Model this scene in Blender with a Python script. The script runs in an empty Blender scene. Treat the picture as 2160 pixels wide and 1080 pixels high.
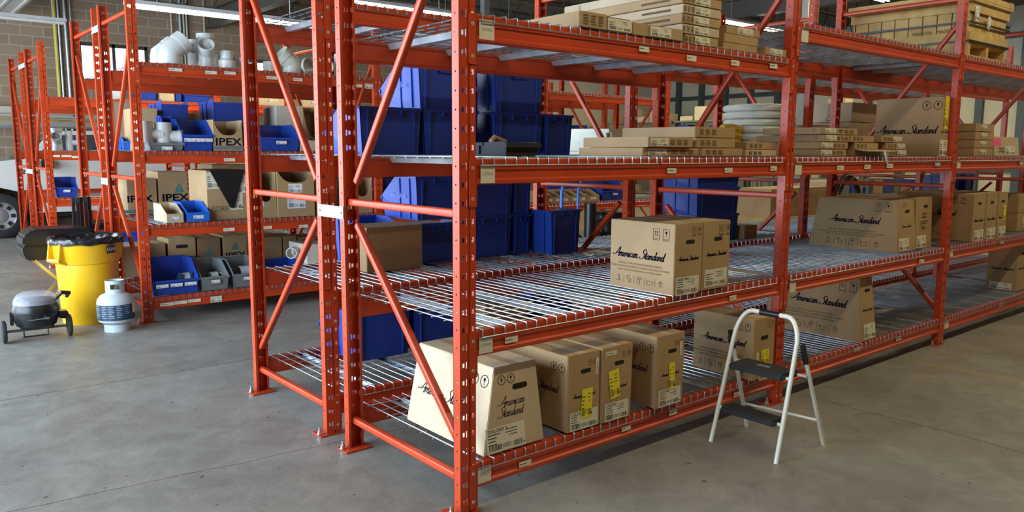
import bpy, bmesh, math, random
import numpy as np
from mathutils import Vector, Matrix, Euler
S = bpy.context.scene
COL = S.collection
PI = math.pi
random.seed(7)

# ------------------------------------------------------------------ camera, world, exposure
F_PX, YAW, PITCH, ROLL = 1650.53, 0.8781, 0.1328, 0.0047
EYE = np.array([-1.9148, -2.6536, 1.6])
_fw = np.array([math.cos(YAW)*math.cos(PITCH), math.sin(YAW)*math.cos(PITCH), -math.sin(PITCH)])
_rt = np.array([math.sin(YAW), -math.cos(YAW), 0.0])
_up = np.cross(_rt, _fw)
_r2 = math.cos(ROLL)*_rt+math.sin(ROLL)*_up
_u2 = -math.sin(ROLL)*_rt+math.cos(ROLL)*_up
cam = bpy.data.cameras.new('camera'); camo = bpy.data.objects.new('camera', cam); COL.objects.link(camo)
cam.sensor_width = 36.0; cam.lens = F_PX*36.0/2160.0; cam.clip_start = 0.05; cam.clip_end = 200
_m = Matrix.Identity(4)
for i in range(3):
    _m[i][0] = _r2[i]; _m[i][1] = _u2[i]; _m[i][2] = -_fw[i]; _m[i][3] = EYE[i]
camo.matrix_world = _m
S.camera = camo
w = bpy.data.worlds.new('world'); S.world = w; w.use_nodes = True
w.node_tree.nodes['Background'].inputs[0].default_value = (0.75, 0.86, 1.0, 1)
w.node_tree.nodes['Background'].inputs[1].default_value = 1.2
S.view_settings.view_transform = 'Standard'; S.view_settings.look = 'None'
S.view_settings.exposure = -0.35; S.view_settings.gamma = 1.0; S.view_settings.use_curve_mapping = False
try:
    S.cycles.max_bounces = 6; S.cycles.diffuse_bounces = 3; S.cycles.glossy_bounces = 3
    S.cycles.transmission_bounces = 4; S.cycles.transparent_max_bounces = 6
    S.cycles.sample_clamp_indirect = 4.0; S.cycles.caustics_reflective = False; S.cycles.caustics_refractive = False
except Exception: pass

def area(name, loc, target, sx, sy, power, col):
    l = bpy.data.lights.new(name, 'AREA'); l.shape = 'RECTANGLE'; l.size = sx; l.size_y = sy; l.energy = power; l.color = col
    o = bpy.data.objects.new(name, l); COL.objects.link(o); o.location = loc
    o.rotation_euler = (Vector(target)-Vector(loc)).to_track_quat('-Z', 'Y').to_euler()
    return o
# daylight entering through the open dock doors of the left wall and through the end wall behind the camera
area('dock_daylight', (-5.35, 3.3, 2.0), (0, 3.3, 1.2), 7.6, 3.8, 1550, (0.66, 0.83, 1.0))
area('dock_daylight', (-5.35, 11.0, 2.0), (0, 11.0, 1.5), 5.0, 3.8, 700, (0.78, 0.90, 1.0))
LAMP_W = 52; LAMP_COL = (1.0, 0.81, 0.37)

# survey helpers: the point of a given plane that is seen at a pixel of the 2160x1080 photograph
def _ray(u, v): return _fw+_r2*(u-1080)/F_PX-_u2*(v-540)/F_PX
def on_z(u, v, z=0.0):
    r = _ray(u, v); return EYE+r*(z-EYE[2])/r[2]
def on_y(u, v, y):
    r = _ray(u, v); return EYE+r*(y-EYE[1])/r[1]
def on_x(u, v, x):
    r = _ray(u, v); return EYE+r*(x-EYE[0])/r[0]
def X_at(u, y, v=320): return float(on_y(u, v, y)[0])
def Z_at(u, v, y): return float(on_y(u, v, y)[2])

# ------------------------------------------------------------------ materials
MATS = {}
def mat(name, c, rough=0.5, metal=0.0, var=0.12, scale=6.0, bump=0.0, bscale=40.0, emit=None, estr=1.0, spec=0.5, trans=0.0, alpha=None, coat=0.0):
    if name in MATS: return MATS[name]
    m = bpy.data.materials.new(name); m.use_nodes = True; nt = m.node_tree; b = nt.nodes['Principled BSDF']
    b.inputs['Roughness'].default_value = rough; b.inputs['Metallic'].default_value = metal
    b.inputs['Specular IOR Level'].default_value = spec
    if coat: b.inputs['Coat Weight'].default_value = coat
    if trans: b.inputs['Transmission Weight'].default_value = trans
    if alpha is not None: b.inputs['Alpha'].default_value = alpha
    tc = nt.nodes.new('ShaderNodeTexCoord')
    if var > 0:
        n = nt.nodes.new('ShaderNodeTexNoise'); n.inputs['Scale'].default_value = scale; n.inputs['Detail'].default_value = 5
        r = nt.nodes.new('ShaderNodeValToRGB')
        r.color_ramp.elements[0].position = 0.3; r.color_ramp.elements[1].position = 0.7
        r.color_ramp.elements[0].color = tuple(max(0, x*(1-var)) for x in c)+(1,)
        r.color_ramp.elements[1].color = tuple(min(1, x*(1+var)) for x in c)+(1,)
        nt.links.new(tc.outputs['Object'], n.inputs['Vector']); nt.links.new(n.outputs['Fac'], r.inputs['Fac'])
        nt.links.new(r.outputs['Color'], b.inputs['Base Color'])
    else: b.inputs['Base Color'].default_value = tuple(c)+(1,)
    if bump > 0:
        n2 = nt.nodes.new('ShaderNodeTexNoise'); n2.inputs['Scale'].default_value = bscale; n2.inputs['Detail'].default_value = 4
        bp = nt.nodes.new('ShaderNodeBump'); bp.inputs['Strength'].default_value = bump; bp.inputs['Distance'].default_value = 0.01
        nt.links.new(tc.outputs['Object'], n2.inputs['Vector']); nt.links.new(n2.outputs['Fac'], bp.inputs['Height'])
        nt.links.new(bp.outputs['Normal'], b.inputs['Normal'])
    if emit:
        b.inputs['Emission Color'].default_value = tuple(emit)+(1,); b.inputs['Emission Strength'].default_value = estr
    MATS[name] = m
    return m
ORANGE = mat('orange_rack_paint', (0.54, 0.054, 0.011), 0.34, 0, 0.14, 3.0, 0.05, 60, spec=0.42, coat=0.06)
ZINC = mat('zinc_wire', (0.40, 0.44, 0.48), 0.34, 0.85, 0.12, 8)
ZINCS = mat('galvanised_sheet', (0.58, 0.63, 0.68), 0.38, 0.65, 0.18, 12)
KRAFT = mat('kraft_cardboard', (0.42, 0.275, 0.135), 0.66, 0, 0.08, 5, 0.05, 90, spec=0.4)
KRAFT2 = mat('pale_cardboard', (0.55, 0.43, 0.28), 0.62, 0, 0.08, 5, 0.05, 90, spec=0.4)
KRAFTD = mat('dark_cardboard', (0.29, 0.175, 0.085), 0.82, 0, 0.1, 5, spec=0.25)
WHITEBOX = mat('whitish_cardboard', (0.66, 0.60, 0.50), 0.75, 0, 0.05, 4, spec=0.25)
INK = mat('printing_ink', (0.010, 0.010, 0.022), 0.95, 0, 0, spec=0.08)
INKB = mat('brown_print', (0.13, 0.08, 0.035), 0.75, 0, 0)
TEAL = mat('teal_print', (0.06, 0.20, 0.22), 0.7, 0, 0)
PAPER = mat('label_paper', (0.74, 0.70, 0.56), 0.6, 0, 0.04, 30)
WPAPER = mat('white_paper', (0.82, 0.82, 0.82), 0.6, 0, 0.03, 30)
YELLOWP = mat('yellow_note', (0.86, 0.72, 0.03), 0.6, 0, 0.05, 30)
PINK = mat('pink_sticker', (0.9, 0.12, 0.30), 0.6, 0, 0)
BLUE = mat('blue_plastic', (0.016, 0.055, 0.34), 0.4, 0, 0.1, 4, spec=0.45)
BLUEL = mat('light_blue_plastic', (0.02, 0.14, 0.62), 0.35, 0, 0.1, 4)
GREY = mat('grey_plastic', (0.17, 0.18, 0.185), 0.45, 0, 0.08, 5)
BLACK = mat('black_plastic', (0.012, 0.012, 0.013), 0.35, 0, 0.1, 6)
RUBBER = mat('black_rubber', (0.02, 0.02, 0.022), 0.75, 0, 0.15, 12)
HOLE = mat('dark_opening', (0.01, 0.008, 0.006), 0.9, 0, 0)
STEEL = mat('bright_steel', (0.7, 0.7, 0.72), 0.25, 1.0, 0.08, 8)
PVC = mat('white_pvc', (0.66, 0.66, 0.63), 0.35, 0, 0.04, 5)
PVCG = mat('grey_pvc', (0.42, 0.45, 0.48), 0.4, 0, 0.05, 5)
PVCC = mat('cream_pvc', (0.64, 0.63, 0.52), 0.4, 0, 0.04, 5)
YELLOW = mat('yellow_polyethylene', (0.86, 0.47, 0.008), 0.4, 0, 0.05, 3, 0.03, 60)
BAG = mat('black_bag_film', (0.015, 0.015, 0.018), 0.18, 0, 0.2, 20, 0.5, 14)
TANKW = mat('tank_enamel', (0.52, 0.58, 0.59), 0.35, 0, 0.05, 3)
NAVY = mat('navy_label', (0.02, 0.05, 0.10), 0.45, 0, 0.05, 8)
STOOLW = mat('stool_enamel', (0.80, 0.77, 0.66), 0.3, 0, 0.04, 6)
WOOD = mat('pine_boards', (0.60, 0.40, 0.14), 0.65, 0, 0.22, 7, 0.1, 40)
MINT = mat('mint_plate', (0.62, 0.75, 0.70), 0.35, 0.3, 0.05, 10)
TRUCKW = mat('truck_enamel', (0.68, 0.68, 0.67), 0.3, 0, 0.03, 2, coat=0.4)
GLASS = mat('dark_glass', (0.05, 0.07, 0.08), 0.08, 0, 0, spec=0.8)
SHELFG = mat('grey_shelf_paint', (0.23, 0.26, 0.24), 0.45, 0.2, 0.1, 8)
CLEAR = mat('clear_cover', (0.8, 0.82, 0.9), 0.08, 0, 0, alpha=0.28)
FILM = mat('clear_film', (0.75, 0.77, 0.72), 0.22, 0, 0.1, 14, 0.4, 22)

# ------------------------------------------------------------------ mesh builder
class MB:
    def __init__(s): s.v = []; s.f = []; s.mi = []
    def add(s, vs, fs, mi=0):
        n = len(s.v); s.v += [tuple(map(float, p)) for p in vs]; s.f += [tuple(n+i for i in f) for f in fs]; s.mi += [mi]*len(fs)
    def box(s, x0, y0, z0, x1, y1, z1, mi=0):
        s.hexa([(x0, y0, z0), (x1, y0, z0), (x1, y1, z0), (x0, y1, z0)], [(x0, y0, z1), (x1, y0, z1), (x1, y1, z1), (x0, y1, z1)], mi)
    def hexa(s, lo, hi, mi=0):
        s.add(list(lo)+list(hi), [(3, 2, 1, 0), (4, 5, 6, 7), (0, 1, 5, 4), (1, 2, 6, 5), (2, 3, 7, 6), (3, 0, 4, 7)], mi)
    def quad(s, a, b, c, d, mi=0): s.add([a, b, c, d], [(0, 1, 2, 3)], mi)
    def prism(s, poly, axis, a, b, mi=0):
        n = len(poly)
        def mk(p, t):
            return {'x': (t, p[0], p[1]), 'y': (p[0], t, p[1]), 'z': (p[0], p[1], t)}[axis]
        vs = [mk(p, a) for p in poly]+[mk(p, b) for p in poly]
        fs = [tuple(range(n))[::-1], tuple(range(n, 2*n))]+[(i, (i+1) % n, n+(i+1) % n, n+i) for i in range(n)]
        s.add(vs, fs, mi)
    def tube(s, pts, r, n=8, mi=0, cap=True, rs=None, hollow=None, twist=0.0):
        P = [Vector(p) for p in pts]; N = len(P); rings = []
        t0 = (P[1]-P[0]).normalized(); ref = Vector((0, 0, 1)) if abs(t0.z) < 0.9 else Vector((1, 0, 0))
        u = t0.cross(ref).normalized()
        for i in range(N):
            if i == 0: t = (P[1]-P[0])
            elif i == N-1: t = (P[-1]-P[-2])
            else: t = (P[i+1]-P[i]).normalized()+(P[i]-P[i-1]).normalized()
            t = t.normalized(); u = (u-t*u.dot(t))
            u = u.normalized() if u.length > 1e-6 else t.orthogonal().normalized()
            v = t.cross(u); rr = rs[i] if rs else r
            k = 1.0
            if 0 < i < N-1:
                c = (P[i+1]-P[i]).normalized().dot((P[i]-P[i-1]).normalized()); k = 1/max(0.6, math.sqrt(max(0.0, (1+c)/2)))
            rings.append([P[i]+(u*math.cos(2*PI*j/n+twist)+v*math.sin(2*PI*j/n+twist))*rr*k for j in range(n)])
        vs = [p for r_ in rings for p in r_]
        fs = [(i*n+j, i*n+(j+1) % n, (i+1)*n+(j+1) % n, (i+1)*n+j) for i in range(N-1) for j in range(n)]
        if cap: fs += [tuple(range(n))[::-1], tuple((N-1)*n+j for j in range(n))]
        s.add(vs, fs, mi)
    def lathe(s, prof, cx=0, cy=0, n=32, mi=0, cap=False, axis='z', z0=0):
        vs = []; N = len(prof)
        for r, z in prof:
            for j in range(n):
                a = 2*PI*j/n
                if axis == 'z': vs.append((cx+r*math.cos(a), cy+r*math.sin(a), z+z0))
                elif axis == 'x': vs.append((z+z0, cx+r*math.cos(a), cy+r*math.sin(a)))
                else: vs.append((cx+r*math.cos(a), z+z0, cy+r*math.sin(a)))
        fs = [(i*n+j, i*n+(j+1) % n, (i+1)*n+(j+1) % n, (i+1)*n+j) for i in range(N-1) for j in range(n)]
        if cap: fs += [tuple(range(n))[::-1], tuple((N-1)*n+j for j in range(n))]
        s.add(vs, fs, mi)
    def merge(s, o, M=None, mi=None):
        vs = [tuple(M @ Vector(p)) for p in o.v] if M is not None else o.v
        n = len(s.v); s.v += vs; s.f += [tuple(n+i for i in f) for f in o.f]; s.mi += (o.mi if mi is None else [mi]*len(o.f))
    def mesh(s, name, mats, smooth=False, bevel=0.0, recalc=True):
        me = bpy.data.meshes.new(name); me.from_pydata(s.v, [], s.f)
        for m in (mats if isinstance(mats, (list, tuple)) else [mats]): me.materials.append(m)
        me.polygons.foreach_set('material_index', s.mi)
        if recalc or bevel:
            b = bmesh.new(); b.from_mesh(me)
            if recalc: bmesh.ops.recalc_face_normals(b, faces=b.faces)
            if bevel: bmesh.ops.bevel(b, geom=list(b.edges), offset=bevel, segments=2, affect='EDGES', clamp_overlap=True)
            b.to_mesh(me); b.free()
        if smooth:
            me.polygons.foreach_set('use_smooth', [True]*len(me.polygons))
            try: me.set_sharp_from_angle(angle=math.radians(38))
            except Exception: pass
        me.update(); return me

def link(name, me, parent=None, loc=(0, 0, 0), rot=(0, 0, 0), M=None):
    o = bpy.data.objects.new(name, me); COL.objects.link(o)
    if parent is not None: o.parent = parent
    if M is not None: o.matrix_local = M
    else: o.location = loc; o.rotation_euler = rot
    return o
def tag(o, label, cat, group=None):
    o['label'] = label; o['category'] = cat
    if group: o['group'] = group
    return o
def thing(name, label, cat, loc=(0, 0, 0), rz=0, group=None):
    o = link(name, None, None, loc, (0, 0, rz)); return tag(o, label, cat, group)
def copy_tree(src, parent=None):
    o = src.copy(); COL.objects.link(o)
    if parent is not None: o.parent = parent
    for c in list(src.children): copy_tree(c, o)
    return o
def struct(name, mb, m, **k):
    o = link(name, mb.mesh(name, m, **k)); o['kind'] = 'structure'; return o

# ------------------------------------------------------------------ lettering
_tc = {}
def text_mesh(txt, size=1.0, m=INK, bold=0.0, sx=1.0):
    k = (txt, size, m.name, bold, sx)
    if k in _tc: return _tc[k]
    c = bpy.data.curves.new('lettering', 'FONT'); c.body = txt; c.size = size; c.align_x = 'CENTER'; c.align_y = 'CENTER'; c.offset = bold; c.resolution_u = 2
    o = bpy.data.objects.new('lettering', c); COL.objects.link(o)
    bpy.context.view_layer.update()
    me = bpy.data.meshes.new_from_object(o.evaluated_get(bpy.context.evaluated_depsgraph_get()))
    bpy.data.objects.remove(o); me.materials.clear(); me.materials.append(m)
    if sx != 1.0: me.transform(Matrix.Diagonal((sx, 1, 1, 1)))
    _tc[k] = me; return me
def catmull(pts, k=5):
    P = [pts[0]]+list(pts)+[pts[-1]]; out = []
    for i in range(1, len(P)-2):
        for j in range(k):
            t = j/k; a, b, c, d = P[i-1], P[i], P[i+1], P[i+2]
            out.append(tuple(0.5*((2*b[q])+(-a[q]+c[q])*t+(2*a[q]-5*b[q]+4*c[q]-d[q])*t*t+(-a[q]+3*b[q]-3*c[q]+d[q])*t**3) for q in (0, 1)))
    out.append(pts[-1]); return out
GL = {  # script letters: (advance, strokes) with x-height 0.42
 'A': (0.62, [[(-0.28, 0.12), (-0.32, 0.2), (-0.2, 0.24), (0.05, 0.2), (0.3, 0.55), (0.56, 1.0), (0.55, 0.5), (0.53, 0.02), (0.6, 0.0)], [(0.05, 0.36), (0.3, 0.33), (0.6, 0.38)]]),
 'S': (0.56, [[(0.55, 0.86), (0.5, 1.0), (0.34, 0.98), (0.2, 0.8), (0.3, 0.6), (0.45, 0.42), (0.42, 0.18), (0.2, 0.0), (-0.12, -0.02), (-0.18, 0.14), (-0.05, 0.2)]]),
 'm': (0.60, [[(0.0, 0.3), (0.08, 0.42), (0.06, 0.0)], [(0.06, 0.2), (0.18, 0.42), (0.28, 0.36), (0.26, 0.0)], [(0.27, 0.2), (0.38, 0.42), (0.48, 0.36), (0.46, 0.06), (0.52, 0.0), (0.6, 0.1)]]),
 'e': (0.34, [[(0.0, 0.1), (0.14, 0.2), (0.27, 0.3), (0.2, 0.43), (0.08, 0.34), (0.05, 0.12), (0.15, 0.0), (0.34, 0.12)]]),
 'r': (0.30, [[(0.0, 0.12), (0.1, 0.44), (0.13, 0.36), (0.25, 0.36), (0.2, 0.1), (0.25, 0.0), (0.33, 0.12)]]),
 'i': (0.2, [[(0.0, 0.12), (0.1, 0.42), (0.07, 0.08), (0.12, 0.0), (0.2, 0.12)], [(0.13, 0.58), (0.15, 0.62)]]),
 'c': (0.32, [[(0.27, 0.34), (0.2, 0.43), (0.07, 0.32), (0.06, 0.1), (0.15, 0.0), (0.32, 0.12)]]),
 'a': (0.40, [[(0.3, 0.36), (0.18, 0.43), (0.06, 0.28), (0.06, 0.08), (0.14, 0.0), (0.26, 0.14), (0.32, 0.42), (0.29, 0.08), (0.34, 0.0), (0.41, 0.12)]]),
 'n': (0.40, [[(0.0, 0.3), (0.08, 0.42), (0.06, 0.0)], [(0.06, 0.2), (0.19, 0.42), (0.29, 0.36), (0.26, 0.06), (0.32, 0.0), (0.4, 0.12)]]),
 't': (0.24, [[(0.0, 0.12), (0.14, 0.8), (0.09, 0.1), (0.14, 0.0), (0.24, 0.12)], [(0.0, 0.5), (0.26, 0.54)]]),
 'd': (0.42, [[(0.3, 0.36), (0.18, 0.43), (0.06, 0.28), (0.06, 0.08), (0.14, 0.0), (0.26, 0.14), (0.38, 0.9), (0.3, 0.1), (0.34, 0.0), (0.42, 0.1)]]),
 ' ': (0.42, [])}
_sc = {}
def script_mesh(txt, wdt, m=INK, weight=0.075):
    k = (txt, round(wdt, 4), weight)
    if k in _sc: return _sc[k]
    mb = MB(); x = 0.0; lines = txt.split('\n'); y0 = 0.0
    for ln in lines:
        x = 0.0 if len(lines) == 1 else (0.25 if ln is lines[0] else 0.0)
        for ch in ln:
            adv, st = GL[ch]
            for s in st:
                p = catmull(s); p = [(x+a+0.28*b, y0+b) for a, b in p]
                mb2 = []
                for i in range(len(p)):
                    a = p[max(0, i-1)]; b = p[min(len(p)-1, i+1)]; dx, dy = b[0]-a[0], b[1]-a[1]; L = math.hypot(dx, dy) or 1
                    wv = weight*(0.55+0.45*abs(dy)/L)/2
                    mb2 += [(p[i][0]-dy/L*wv, p[i][1]+dx/L*wv, 0), (p[i][0]+dy/L*wv, p[i][1]-dx/L*wv, 0)]
                mb.add(mb2, [(2*i, 2*i+1, 2*i+3, 2*i+2) for i in range(len(p)-1)])
            x += adv
        y0 -= 1.05
    xs = [p[0] for p in mb.v]; ys = [p[1] for p in mb.v]; k2 = wdt/(max(xs)-min(xs)); cx, cy = (max(xs)+min(xs))/2, (max(ys)+min(ys))/2
    mb.v = [((p[0]-cx)*k2, (p[1]-cy)*k2, 0) for p in mb.v]
    me = mb.mesh('printed_script', m, recalc=False)
    me.flip_normals() if me.polygons[0].normal.z < 0 else None
    _sc[k] = me; return me
def disc(mb, cx, cy, r, mi=0, n=16, z=0, r2=None):
    if r2 is None: mb.add([(cx+r*math.cos(2*PI*j/n), cy+r*math.sin(2*PI*j/n), z) for j in range(n)], [tuple(range(n))], mi)
    else:
        mb.add([(cx+q*math.cos(2*PI*j/n), cy+q*math.sin(2*PI*j/n), z) for q in (r, r2) for j in range(n)], [(j, (j+1) % n, n+(j+1) % n, n+j) for j in range(n)], mi)
def rect(mb, x0, y0, x1, y1, mi=0, z=0): mb.add([(x0, y0, z), (x1, y0, z), (x1, y1, z), (x0, y1, z)], [(0, 1, 2, 3)], mi)
_shape = {}
def symbols(kind, h):
    """handling marks: up arrow and wine glass, in rings or in frames"""
    k = (kind, round(h, 4))
    if k in _shape: return _shape[k]
    mb = MB()
    for q in (0, 1):
        cx = (-0.62 if q == 0 else 0.62)*h
        if kind == 'round': disc(mb, cx, 0, h*0.5, n=24, r2=h*0.44); s = h*0.8
        else:
            s = h*0.95
            for a in ((-.42, -.6, .42, -.56), (-.42, .56, .42, .6), (-.42, -.6, -.38, .6), (.38, -.6, .42, .6), (-.3, -.45, .3, -.42), (-.3, -.5, .2, -.48)): rect(mb, cx+a[0]*s, a[1]*s, cx+a[2]*s, a[3]*s)
            s = h*0.8
        oy = 0 if kind == 'round' else 0.12*h
        if q == 0:
            if kind == 'round':
                rect(mb, cx-.07*s, -.26*s, cx+.07*s, .1*s); mb.add([(cx-.17*s, .05*s, 0), (cx+.17*s, .05*s, 0), (cx, .34*s, 0)], [(0, 1, 2)])
            else:
                for d in (-.14, .14):
                    rect(mb, cx+(d-.03)*s, oy-.22*s, cx+(d+.03)*s, oy+.15*s); mb.add([(cx+(d-.1)*s, oy+.12*s, 0), (cx+(d+.1)*s, oy+.12*s, 0), (cx+d*s, oy+.32*s, 0)], [(0, 1, 2)])
                rect(mb, cx-.3*s, oy-.3*s, cx+.3*s, oy-.26*s)
        else:
            mb.add([(cx-.17*s, oy+.3*s, 0), (cx+.17*s, oy+.3*s, 0), (cx+.12*s, oy+.06*s, 0), (cx+.03*s, oy-.04*s, 0), (cx-.03*s, oy-.04*s, 0), (cx-.12*s, oy+.06*s, 0)], [(0, 1, 2, 3, 4, 5)])
            rect(mb, cx-.02*s, oy-.26*s, cx+.02*s, oy); rect(mb, cx-.12*s, oy-.3*s, cx+.12*s, oy-.26*s)
    me = mb.mesh('handling_symbols', INK, recalc=False); _shape[k] = me; return me
def label_mesh(wd, ht, seed=0, title='', paper=None, ink=None):
    k = ('lab', round(wd, 3), round(ht, 3), seed, title, (paper or PAPER).name)
    if k in _shape: return _shape[k]
    rnd = random.Random(seed); mb = MB(); rect(mb, -wd/2, -ht/2, wd/2, ht/2); z = .0004
    x = -wd*.45; n = 4 if ht > .03 else 1
    for i in range(n):
        y = ht*(.22-.13*i) if n > 1 else 0
        rect(mb, x, y-ht*.018*(1 if n > 1 else 3), x+wd*rnd.uniform(.18, .34)*(1 if n > 1 else 2), y+ht*.018*(1 if n > 1 else 3), 1, z)
    if n > 1:
        for x0, x1 in ((-.44, -.14), (.18, .42)):
            xx = x0*wd
            while xx < x1*wd:
                d = rnd.uniform(.004, .014)*wd*1.4; rect(mb, xx, -ht*.42, xx+d, -ht*.2, 1, z); xx += d+rnd.uniform(.006, .014)*wd*1.3
        for i in range(3): rect(mb, -wd*.1, -ht*(.24+.06*i), wd*.12, -ht*(.22+.06*i), 1, z)
        for i in range(3): rect(mb, wd*rnd.uniform(-.02, .2), ht*(.3-.12*i), wd*.3, ht*(.33-.12*i), 1, z)
        disc(mb, wd*.46, -ht*.36, ht*.035, 1, 8, z)
    me = mb.mesh('paper_label', [paper or PAPER, ink or INK], recalc=False)
    if title:
        t = text_mesh(title, ht*.2, INK, .0004); b = bmesh.new(); b.from_mesh(me); n0 = len(b.faces); b.from_mesh(t); b.verts.ensure_lookup_table()
        b.faces.ensure_lookup_table(); vs = set()
        for f in b.faces[n0:]:
            f.material_index = 1
            for v in f.verts: vs.add(v)
        xs = [v.co.x for v in vs]; sh = -wd*.45-min(xs)
        for v in vs: v.co += Vector((sh, ht*.36, z))
        b.to_mesh(me); b.free()
    _shape[k] = me; return me
def bath_icons(wd):
    k = ('icons', round(wd, 3))
    if k in _shape: return _shape[k]
    mb = MB(); s = wd/5
    def ln(pts, wgt=.045):
        for a, b in zip(pts[:-1], pts[1:]):
            dx, dy = b[0]-a[0], b[1]-a[1]; L = math.hypot(dx, dy) or 1; q = wgt*s/2
            mb.add([(a[0]-dy/L*q, a[1]+dx/L*q, 0), (a[0]+dy/L*q, a[1]-dx/L*q, 0), (b[0]+dy/L*q, b[1]-dx/L*q, 0), (b[0]-dy/L*q, b[1]+dx/L*q, 0)], [(0, 1, 2, 3)])
    sh = [[[(-.06, -.2), (-.06, .2), (.06, .25), (.06, -.2)], [(-.25, -.2), (.25, -.2)]], [[(-.2, .25), (-.2, 0), (-.05, -.05), (-.05, -.25), (.15, -.25), (.2, 0), (.05, .02), (-.02, .25), (-.2, .25)]],
          [[(-.2, -.3), (-.2, .1), (.2, .1), (.2, .25), (-.1, .25), (-.1, .1)], [(.05, .1), (.05, -.3)]], [[(-.3, .05), (.3, .05), (.22, -.2), (-.22, -.2), (-.3, .05), (-.3, .15)]], [[(-.2, 0), (.2, 0), (.08, .1), (-.08, .1), (-.2, 0)], [(0, .1), (0, .25)], [(-.1, -.1), (-.1, -.25)], [(.1, -.1), (.1, -.25)], [(0, -.1), (0, -.25)]]]
    for i, g in enumerate(sh):
        for st in g: ln([((i-2)*s+x*s, y*s) for x, y in st])
        if i: ln([((i-2.5)*s, .3*s), ((i-2.5)*s, -.3*s)], .03)
    me = mb.mesh('bath_icons', INKB, recalc=False); _shape[k] = me; return me

# ------------------------------------------------------------------ cartons
def frame_of(c, face):
    """c: 8 corners lo[0..3] (front-left, front-right, back-right, back-left), hi[...]; returns bilinear function and axes"""
    lo, hi = c
    if face == 'F': a, b, d, e = lo[0], lo[1], hi[1], hi[0]
    elif face == 'L': a, b, d, e = lo[3], lo[0], hi[0], hi[3]
    elif face == 'R': a, b, d, e = lo[1], lo[2], hi[2], hi[1]
    else: a, b, d, e = hi[0], hi[1], hi[2], hi[3]
    a, b, d, e = map(Vector, (a, b, d, e))
    def P(s, t): return (a*(1-s)+b*s)*(1-t)+(e*(1-s)+d*s)*t
    ux = (b-a).normalized(); uy = ((e+d)-(a+b)); uy = (uy-ux*uy.dot(ux)).normalized(); n = ux.cross(uy)
    return P, ux, uy, n
def place_on(parent, name, me, c, face, s, t, rot=0.0, off=0.0012, label=None):
    P, ux, uy, n = frame_of(c, face); p = P(s, t)+n*off
    if rot: ux, uy = ux*math.cos(rot)+uy*math.sin(rot), uy*math.cos(rot)-ux*math.sin(rot)
    M = Matrix(((ux.x, uy.x, n.x, p.x), (ux.y, uy.y, n.y, p.y), (ux.z, uy.z, n.z, p.z), (0, 0, 0, 1)))
    o = link(name, me, parent, M=M)
    if label: o['label'] = label
    return o
def slot_mesh(wd, ht):
    mb = MB(); r = ht/2; n = 8
    pts = [(wd/2-r+r*math.cos(a), r*math.sin(a), 0) for a in [(-PI/2+PI*i/n) for i in range(n+1)]]+[(-wd/2+r+r*math.cos(a), r*math.sin(a), 0) for a in [(PI/2+PI*i/n) for i in range(n+1)]]
    mb.add(pts, [tuple(range(len(pts)))]); return mb.mesh('hand_hole', HOLE, recalc=False)
HANDLE = None
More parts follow.
